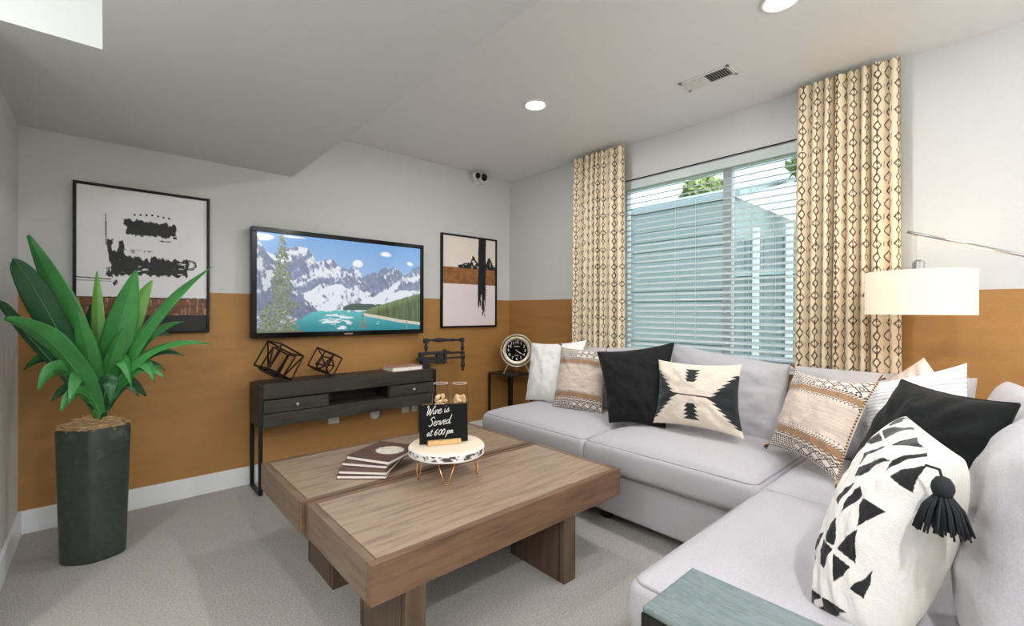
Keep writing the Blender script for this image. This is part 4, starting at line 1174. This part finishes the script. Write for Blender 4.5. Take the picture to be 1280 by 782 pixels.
def p_tri(u, v):
    # white tufted with black triangles; the right-hand strip stays plain
    c = base(u, (226, 223, 217)) * (1 + .10 * (fbm(u * 80, v * 80, 3) - .5))[..., None]
    blk = (22, 22, 25)
    T3 = [[(0.124,0.064),(0.081,0.031),(0.046,0.0),(0.076,0.0),(0.229,0.026),(0.254,0.073)],
          [(0.321,0.09),(0.348,0.046),(0.396,0.024),(0.36,0.004),(0.44,0.007),(0.465,0.033),(0.502,0.07),(0.494,0.108),(0.44,0.111)],
          [(0.62,0.118),(0.616,0.079),(0.64,0.048),(0.636,0.021),(0.813,0.043),(0.731,0.079)],
          [(0.325,0.18),(0.31,0.137),(0.261,0.096),(0.481,0.124),(0.408,0.173)],
          [(0.485,0.28),(0.428,0.225),(0.502,0.177),(0.596,0.134),(0.588,0.16),(0.49,0.222),(0.506,0.273)],
          [(0.753,0.236),(0.75,0.173),(0.778,0.121),(0.823,0.087),(0.857,0.056),(0.889,0.07),(0.853,0.096),(0.813,0.127),(0.785,0.18)],
          [(0.51,0.295),(0.596,0.232),(0.698,0.183),(0.746,0.177),(0.652,0.24),(0.624,0.28),(0.592,0.321),(0.523,0.341)],
          [(0.817,0.243),(0.844,0.187),(0.892,0.147),(0.933,0.105),(0.938,0.118),(0.941,0.17),(0.947,0.211),(0.952,0.254),(0.892,0.254)],
          [(0.461,0.485),(0.502,0.412),(0.572,0.364),(0.576,0.38),(0.535,0.461),(0.531,0.502)],
          [(0.636,0.364),(0.686,0.396),(0.648,0.465),(0.596,0.523),(0.588,0.448),(0.608,0.388)],
          [(0.705,0.404),(0.817,0.4),(0.898,0.4),(0.85,0.469),(0.785,0.539),(0.753,0.473)],
          [(0.556,0.556),(0.596,0.612),(0.6,0.682),(0.51,0.686),(0.473,0.655),(0.494,0.604)],
          [(0.803,0.548),(0.823,0.624),(0.834,0.701),(0.75,0.694),(0.636,0.686),(0.698,0.62),(0.753,0.584)],
          [(0.436,0.682),(0.596,0.701),(0.568,0.753),(0.519,0.806),(0.452,0.792),(0.424,0.739)],
          [(0.62,0.716),(0.727,0.724),(0.81,0.731),(0.753,0.785),(0.671,0.84),(0.655,0.778)],
          [(0.392,0.655),(0.229,0.705),(0.218,0.746),(0.218,0.757),(0.38,0.705)],
          [(0.215,0.76),(0.287,0.785),(0.19,0.827),(0.17,0.866),(0.197,0.81)],
          [(0.927,0.69),(0.924,0.76),(0.913,0.837),(0.82,0.83),(0.885,0.764)],
          [(0.143,0.904),(0.287,0.921),(0.44,0.93),(0.043,0.987),(0.093,0.954)],
          [(0.49,0.93),(0.644,0.936),(0.76,0.944),(0.544,0.985),(0.325,0.995),(0.087,0.999),(0.404,0.962)]]
    for p in T3: c = mixc(c, inpoly(u, v, p), blk)
    return c


def p_stripe(u, v):
    c = base(u, (238, 238, 238))
    return mixc(c, ((v * 26) % 1 < .3), (196, 198, 204))


GRP = 'throw pillows on the sofa'
def tp(label, TL, TR, BR, BL, th, mt, fn=None, **k):
    ob, sfc = pillow('throw_pillow', TL, TR, BR, BL, th, mt, fn=fn, **k)
    tag(ob, label, 'pillow', GRP); return ob, sfc

# 1 white
tp('plain white throw pillow nearest the clock at the far end of the sofa', (2.86, 2.925, 1.01), (2.93, 2.345, 1.06), (2.72, 2.36, .52), (2.70, 2.83, .525), .19, M['fab'], p_plain((238, 236, 232)), seed=21, n=70, pinch=.09)
# 2 boho
ob, s2_ = tp('striped tan woven pillow beside the plain white pillow at the far sofa end', (2.80, 2.50, 1.00), (2.86, 2.10, 1.0), (2.70, 2.02, .535), (2.60, 2.42, .535), .20, M['fab'], p_boho(5), seed=22, n=210, pinch=.06)
# 3 black velvet
ob, s3_ = tp('black velvet pillow on the window side of the sofa between two patterned pillows', (2.72, 2.08, .991), (2.80, 1.512, 1.088), (2.60, 1.46, .56), (2.53, 1.83, .545), .19, M['velvet'], seed=23, n=80, pinch=.08)
# 4 cream aztec
ob, s4_ = tp('cream pillow with black serrated side triangles and small stacked arrows', (2.67, 1.55, .982), (2.70, 1.042, .994), (2.60, .99, .598), (2.56, 1.52, .596), .17, M['fab'], p_aztec, seed=24, n=230, pinch=.10)
# 5 boho corner
ob, s5_ = tp('striped tan woven pillow with diamond bands and tassels in the sofa corner', (2.87, .825, .970), (2.70, .432, .965), (2.405, .525, .545), (2.66, .885, .58), .20, M['fab'], p_boho(9), seed=25, n=230, pinch=.12)
# 6 cream hump and white striped
tp('plain cream pillow in the corner mostly hidden behind the white striped pillow', (2.99, .46, .93), (2.97, .30, 1.075), (2.84, .02, .62), (2.84, .40, .53), .15, M['fab'], p_plain((238, 228, 220)), seed=26, n=60, pinch=.02)
tp('white pillow with thin grey stripes standing in the sofa corner behind the black pillow', (2.82, .52, .93), (2.80, .142, 1.075), (2.66, .10, .55), (2.66, .46, .55), .17, M['fab'], p_stripe, seed=27, n=200, pinch=.06)
# 7 black velvet large
ob, s7_ = tp('large black velvet pillow in the corner behind the white and black tasselled pillow', (2.36, .303, 1.025), (1.96, -.008, 1.03), (1.93, .10, .54), (2.30, .50, .545), .20, M['velvet'], seed=28, n=90, pinch=.07)
# 8 white with triangles
ob8, s8_ = tp('white tufted pillow with black triangles and a big black tassel, nearest the camera', (1.76, .215, .985), (1.43, .078, .965), (1.38, .205, .50), (1.40, .35, .49), .27, M['fab'], p_tri, seed=29, n=260, pinch=.02, power=.42)


def edge_trim(parent, sfc, mt, r, nm='edge_trim'):
    Bp = sfc['Bp']
    loop = np.concatenate([Bp[0, :-1], Bp[:-1, -1], Bp[-1, :0:-1], Bp[:0:-1, 0]])[::2]
    MB().tube([tuple(p) for p in loop], r, 6, closed=True).obj(nm, mt, parent, smooth=True)
edge_trim(bpy.data.objects['throw_pillow.002'], s3_, M['velvetedge'], .004)
edge_trim(bpy.data.objects['throw_pillow.006' if False else 'throw_pillow.007'] if 'throw_pillow.007' in bpy.data.objects else ob, s7_, M['velvetedge'], .004)


def braid(parent, sfc, side):
    Bp = sfc['Bp']; seq = {'L': Bp[:, 0], 'R': Bp[:, -1], 'T': Bp[0], 'B': Bp[-1]}[side]
    a, b = MB(), MB()
    pts = [Vector(p) for p in seq[::3]]
    for i in range(len(pts) - 1):
        (a if i % 2 else b).tube([pts[i], pts[i + 1]], .0055, 6)
    a.obj('braid', M['yarndark'], parent); b.obj('braid', M['yarncol'], parent)


def small_tassel(parent, p, d, seed):
    r_ = random.Random(seed); a, b = MB(), MB(); p = Vector(p); d = Vector(d).normalized()
    for i in range(16):
        e = (d + Vector((r_.uniform(-.5, .5), r_.uniform(-.5, .5), r_.uniform(-.4, .4)))).normalized() * .034
        (a if i % 2 else b).tube([p, p + e * .5 + Vector((0, 0, .002)), p + e], .0022, 4)
    a.obj('tassel', M['yarndark'], parent); b.obj('tassel', M['yarncol'], parent)
pb2 = bpy.data.objects['throw_pillow.001']; pb5 = bpy.data.objects['throw_pillow.004']
for pbx, sx_ in ((pb2, s2_), (pb5, s5_)):
    for sd in 'LR': braid(pbx, sx_, sd)
    Bp = sx_['Bp']; ce = Bp[Bp.shape[0] // 2, Bp.shape[1] // 2]
    for q, (i, j) in enumerate(((0, 0), (0, -1), (-1, -1), (-1, 0))):
        c_ = Bp[i, j]; small_tassel(pbx, c_ + (0, 0, .006), c_ - ce + np.array([-.02, 0, 0]), q + 3)

# big tassel
tpos = Vector(s8_['Fr'][14, -26]) ; tpos = Vector((1.36, .105, .925))
ts = MB(); ts.tube([tpos + Vector((.02, .03, .022)), tpos + Vector((.004, .006, .022)), tpos], .003, 6); ts.obj('tassel_cord', M['yarn'], ob8)
hd = MB().lathe([(.002, .022), (.012, .018), (.019, .006), (.0205, -.006), (.017, -.018), (.013, -.022)], tuple(tpos - Vector((0, 0, .012))), 18).obj('tassel_head', M['yarn'], ob8, smooth=True)
ts = MB(); r_ = random.Random(4); b0_ = tpos - Vector((0, 0, .03))
for i in range(150):
    a = r_.uniform(0, 6.283); q = math.sqrt(r_.random())
    o0 = Vector((math.cos(a) * .012 * q, math.sin(a) * .012 * q, 0)); o1 = Vector((math.cos(a) * .042 * q, math.sin(a) * .042 * q, -.035)); o2 = Vector((math.cos(a) * .05 * q, math.sin(a) * .05 * q, -.072 - r_.uniform(0, .012)))
    ts.tube([b0_ + o0, b0_ + o1 * .8 + Vector((0, 0, 0)), b0_ + o2], .0022, 4)
o = ts.obj('tassel_skirt', M['yarn'], ob8, smooth=True); o['kind'] = 'stuff'

# ------------------------------------------------------------------ near side table
nt = thing('side_table', 'side table with teal-grey top and black frame at the near end of the sofa', 'table', (1.05, .3, 0))
ax0, ax1, ay0, ay1, az = .908, 1.152, -.10, .568, .62
MB().box(ax0 + .002, ax1 - .002, ay0 + .002, ay1 - .002, az - .014, az).obj('tabletop', M['teal'], nt, bevel=.004)
m_ = MB(); m_.box(ax0, ax1, ay1 - .02, ay1, az - .038, az - .014); m_.box(ax0, ax1, ay0, ay0 + .02, az - .038, az - .014)
m_.box(ax0, ax0 + .02, ay0 + .02, ay1 - .02, az - .038, az - .014); m_.box(ax1 - .02, ax1, ay0 + .02, ay1 - .02, az - .038, az - .014)
m_.obj('top_frame', M['black'], nt, bevel=.002)
for xx in (ax0, ax1 - .02):
    for yy in (ay0, ay1 - .02):
        MB().box(xx, xx + .02, yy, yy + .02, 0, az - .038).obj('leg', M['black'], nt, bevel=.002)
m_ = MB(); m_.box(ax0 + .02, ax1 - .02, ay0, ay0 + .02, 0, .02); m_.box(ax0, ax0 + .02, ay0 + .02, ay1 - .02, 0, .02)
m_.obj('stretcher', M['black'], nt, bevel=.002)

# ------------------------------------------------------------------ curtains
def curt_pat(u, v):
    """u, v in metres along the cloth"""
    c = base(u, (232, 216, 188)) * (1 + .06 * (fbm(u * 30, v * 30, 3) - .5))[..., None]
    cw = .078
    wob = (fbm(u * 25, v * 25, 12) - .5) * .008
    k = np.floor(u / cw); du = (u / cw - k - .5) * cw + wob; odd = (k % 2)
    P_ = .148; ph_ = (np.sin(k * 12.9) * 43.7) % 1
    vv = (v + odd * P_ * .5 + ph_ * .02) % P_ - P_ / 2; av_ = np.abs(vv); dx = np.abs(du)
    sz_ = .8 + .35 * ((np.sin(k * 7.3) * 91.3) % 1)
    d = dx / (.018 * sz_) + av_ / (.026 * sz_)
    rim = (np.abs(d - 1.0) < .27)
    ln = (dx < .0036) & (d > 1) & (av_ < .071)
    br = (np.abs(dx - (av_ - .034 - .014 * (1 - odd)) * .95) < .0050) & (av_ > .040) & (dx < .037)
    br = br | (np.abs(dx - .039) < .0032) & (av_ < .016) & (odd > 0)
    m = (rim | ln | br) & (fbm(u * 60, v * 60, 17) > .22)
    return mixc(c, m, (80, 63, 41))


def curtain(name, label, y0, y1, x, ztop, zbot, nf, amp, seed, splay=0.0):
    ny, nz = 420, 520
    s = np.linspace(0, 1, ny); t = np.linspace(0, 1, nz)
    S_, T_ = np.meshgrid(s, t)
    rr2 = np.random.RandomState(seed); ph = np.cumsum(rr2.uniform(.5, 1.6, nf + 1)); ph = (ph - ph[0]) / (ph[-1] - ph[0]) * nf
    phase = np.interp(s, np.linspace(0, 1, nf + 1), ph)
    am = amp * (.5 + .9 * rr2.rand(nf + 1)); av = np.interp(s, np.linspace(0, 1, nf + 1), am)
    Ph = np.tile(phase, (nz, 1)) + .10 * np.sin(T_ * 3 + S_ * 5) * T_
    wv = np.sin(2 * math.pi * Ph); wv2 = np.sin(4 * math.pi * Ph + .8) * .2
    AV = av[None, :] * (.8 + .35 * sstep(0, .15, T_))
    X = x + AV * (wv + wv2) * .8
    Yc = y0 + (y1 - y0) * (S_ + .018 * np.cos(2 * math.pi * Ph)) + splay * (S_ - .5) * T_
    Z = ztop + (zbot - ztop) * T_ + .004 * np.sin(2 * math.pi * Ph) * (T_ < .02)
    arc = np.zeros(ny); r0_ = nz // 2
    arc[1:] = np.cumsum(np.hypot(np.diff(X[r0_]), np.diff(Yc[r0_])))
    C = curt_pat(np.tile(arc, (nz, 1)), T_ * (ztop - zbot))
    V = np.stack([X, Yc, Z], -1).reshape(-1, 3)
    idx = np.arange(ny * nz).reshape(nz, ny)
    Fq = np.stack([idx[:-1, :-1], idx[1:, :-1], idx[1:, 1:], idx[:-1, 1:]], -1).reshape(-1, 4)
    o = raw_obj(name, V, Fq, M['attrfab'], None, loc=(x, (y0 + y1) / 2, zbot), col=C.reshape(-1, 3), smooth=True)
    return tag(o, label, 'curtain')
curtain('curtain', 'patterned cream and brown curtain at the left side of the window', 2.215, 2.765, 3.265, 2.712, .02, 7, .040, 3, .03)
curtain('curtain', 'patterned cream and brown curtain at the right side of the window behind the lamp', .425, .925, 3.265, 2.712, .02, 8, .038, 5, .04)

# ------------------------------------------------------------------ arc floor lamp
lc = (2.95, .32)
lp = thing('floor_lamp', 'arc floor lamp with a drum shade hanging over the sofa corner', 'lamp', (3.02, -.62, 0))
prof = [(.205, 0), (.205, .207)]
MB().lathe([(.207, 1.283), (.207, 1.492), (.2045, 1.492), (.2045, 1.283), (.207, 1.283)], (lc[0], lc[1], 0), 64).obj('lamp_shade', M['shade'], lp, auto=True)
bpy.data.objects['lamp_shade'].data.polygons  # shade is an open drum
MB().lathe([(.001, 1.480), (.024, 1.480), (.024, 1.54), (.012, 1.55), (.001, 1.55)], (lc[0], lc[1], 0), 20).obj('socket', M['chrome'], lp, auto=True)
m_ = MB()
for k in range(3):
    a = 2 * math.pi * k / 3 + .3
    m_.tube([(lc[0] + .025 * math.cos(a), lc[1] + .025 * math.sin(a), 1.486), (lc[0] + .203 * math.cos(a), lc[1] + .203 * math.sin(a), 1.486)], .002, 6)
m_.obj('spider', M['chrome'], lp)
MB().lathe([(.001, -.035), (.028, -.03), (.034, -.005), (.026, .025), (.014, .045), (.013, .06)], (lc[0], lc[1], 1.42), 20).obj('bulb', mat('bulb_glow', (1, 1, 1), .5, emit=(1, .88, .7), estr=6), lp, smooth=True)
MB().tube([(lc[0], lc[1] + .01, 1.515), (lc[0], lc[1] + .01, 1.675)], .0025, 6).obj('hanger', M['chrome'], lp)
MB().lathe([(.001, 1.66), (.008, 1.668), (.001, 1.676)], (lc[0], lc[1] + .01, 0), 12).obj('hook', M['chrome'], lp)
MB().tube([(2.95, .362, 1.692), (2.97, -.021, 1.543), (3.02, -.62, 1.31)], .007, 10).obj('arm', M['chrome'], lp, smooth=True)
MB().tube([(3.02, -.62, .03), (3.02, -.62, 1.36)], .012, 12).obj('pole', M['chrome'], lp, smooth=True)
MB().lathe([(.16, 0), (.16, .02), (.14, .03), (.001, .032)], (3.02, -.62, 0), 40).obj('base', M['chrome'], lp, auto=True)
ld = bpy.data.lights.new('lamp_bulb_light', 'POINT'); ld.energy = 2.6; ld.color = (1, .84, .64); ld.shadow_soft_size = .04
lo = bpy.data.objects.new('lamp_bulb_light', ld); COL.objects.link(lo); lo.parent = lp; lo.location = (lc[0] - 3.02, lc[1] + .62, 1.345)

# ------------------------------------------------------------------ fill uplights added out of view to brighten the ceiling
def fill_uplight(x, y, e, lab):
    t = thing('added_uplight', lab, 'lamp', (x, y, 0))
    MB().lathe([(.14, 0), (.14, .02), (.02, .035), (.012, .05), (.012, 1.72), (.02, 1.73)], (x, y, 0), 24).obj('pole', M['black'], t, auto=True)
    MB().lathe([(.03, 1.72), (.11, 1.76), (.16, 1.82), (.155, 1.82), (.106, 1.765), (.03, 1.728)], (x, y, 0), 32).obj('bowl', M['plastic'], t, smooth=True)
    l_ = bpy.data.lights.new('uplight', 'AREA'); l_.shape = 'DISK'; l_.size = .24; l_.energy = e; l_.color = (.97, .985, 1)
    o = bpy.data.objects.new('uplight', l_); COL.objects.link(o); o.parent = t; o.location = (0, 0, 1.80); o.rotation_euler = (math.pi, 0, 0)
fill_uplight(1.55, -2.2, 105, 'unseen fill light added behind the camera on the sofa side to brighten the ceiling')
fill_uplight(-1.25, .75, 55, 'unseen fill light added left of the camera in the hall to brighten the ceiling')
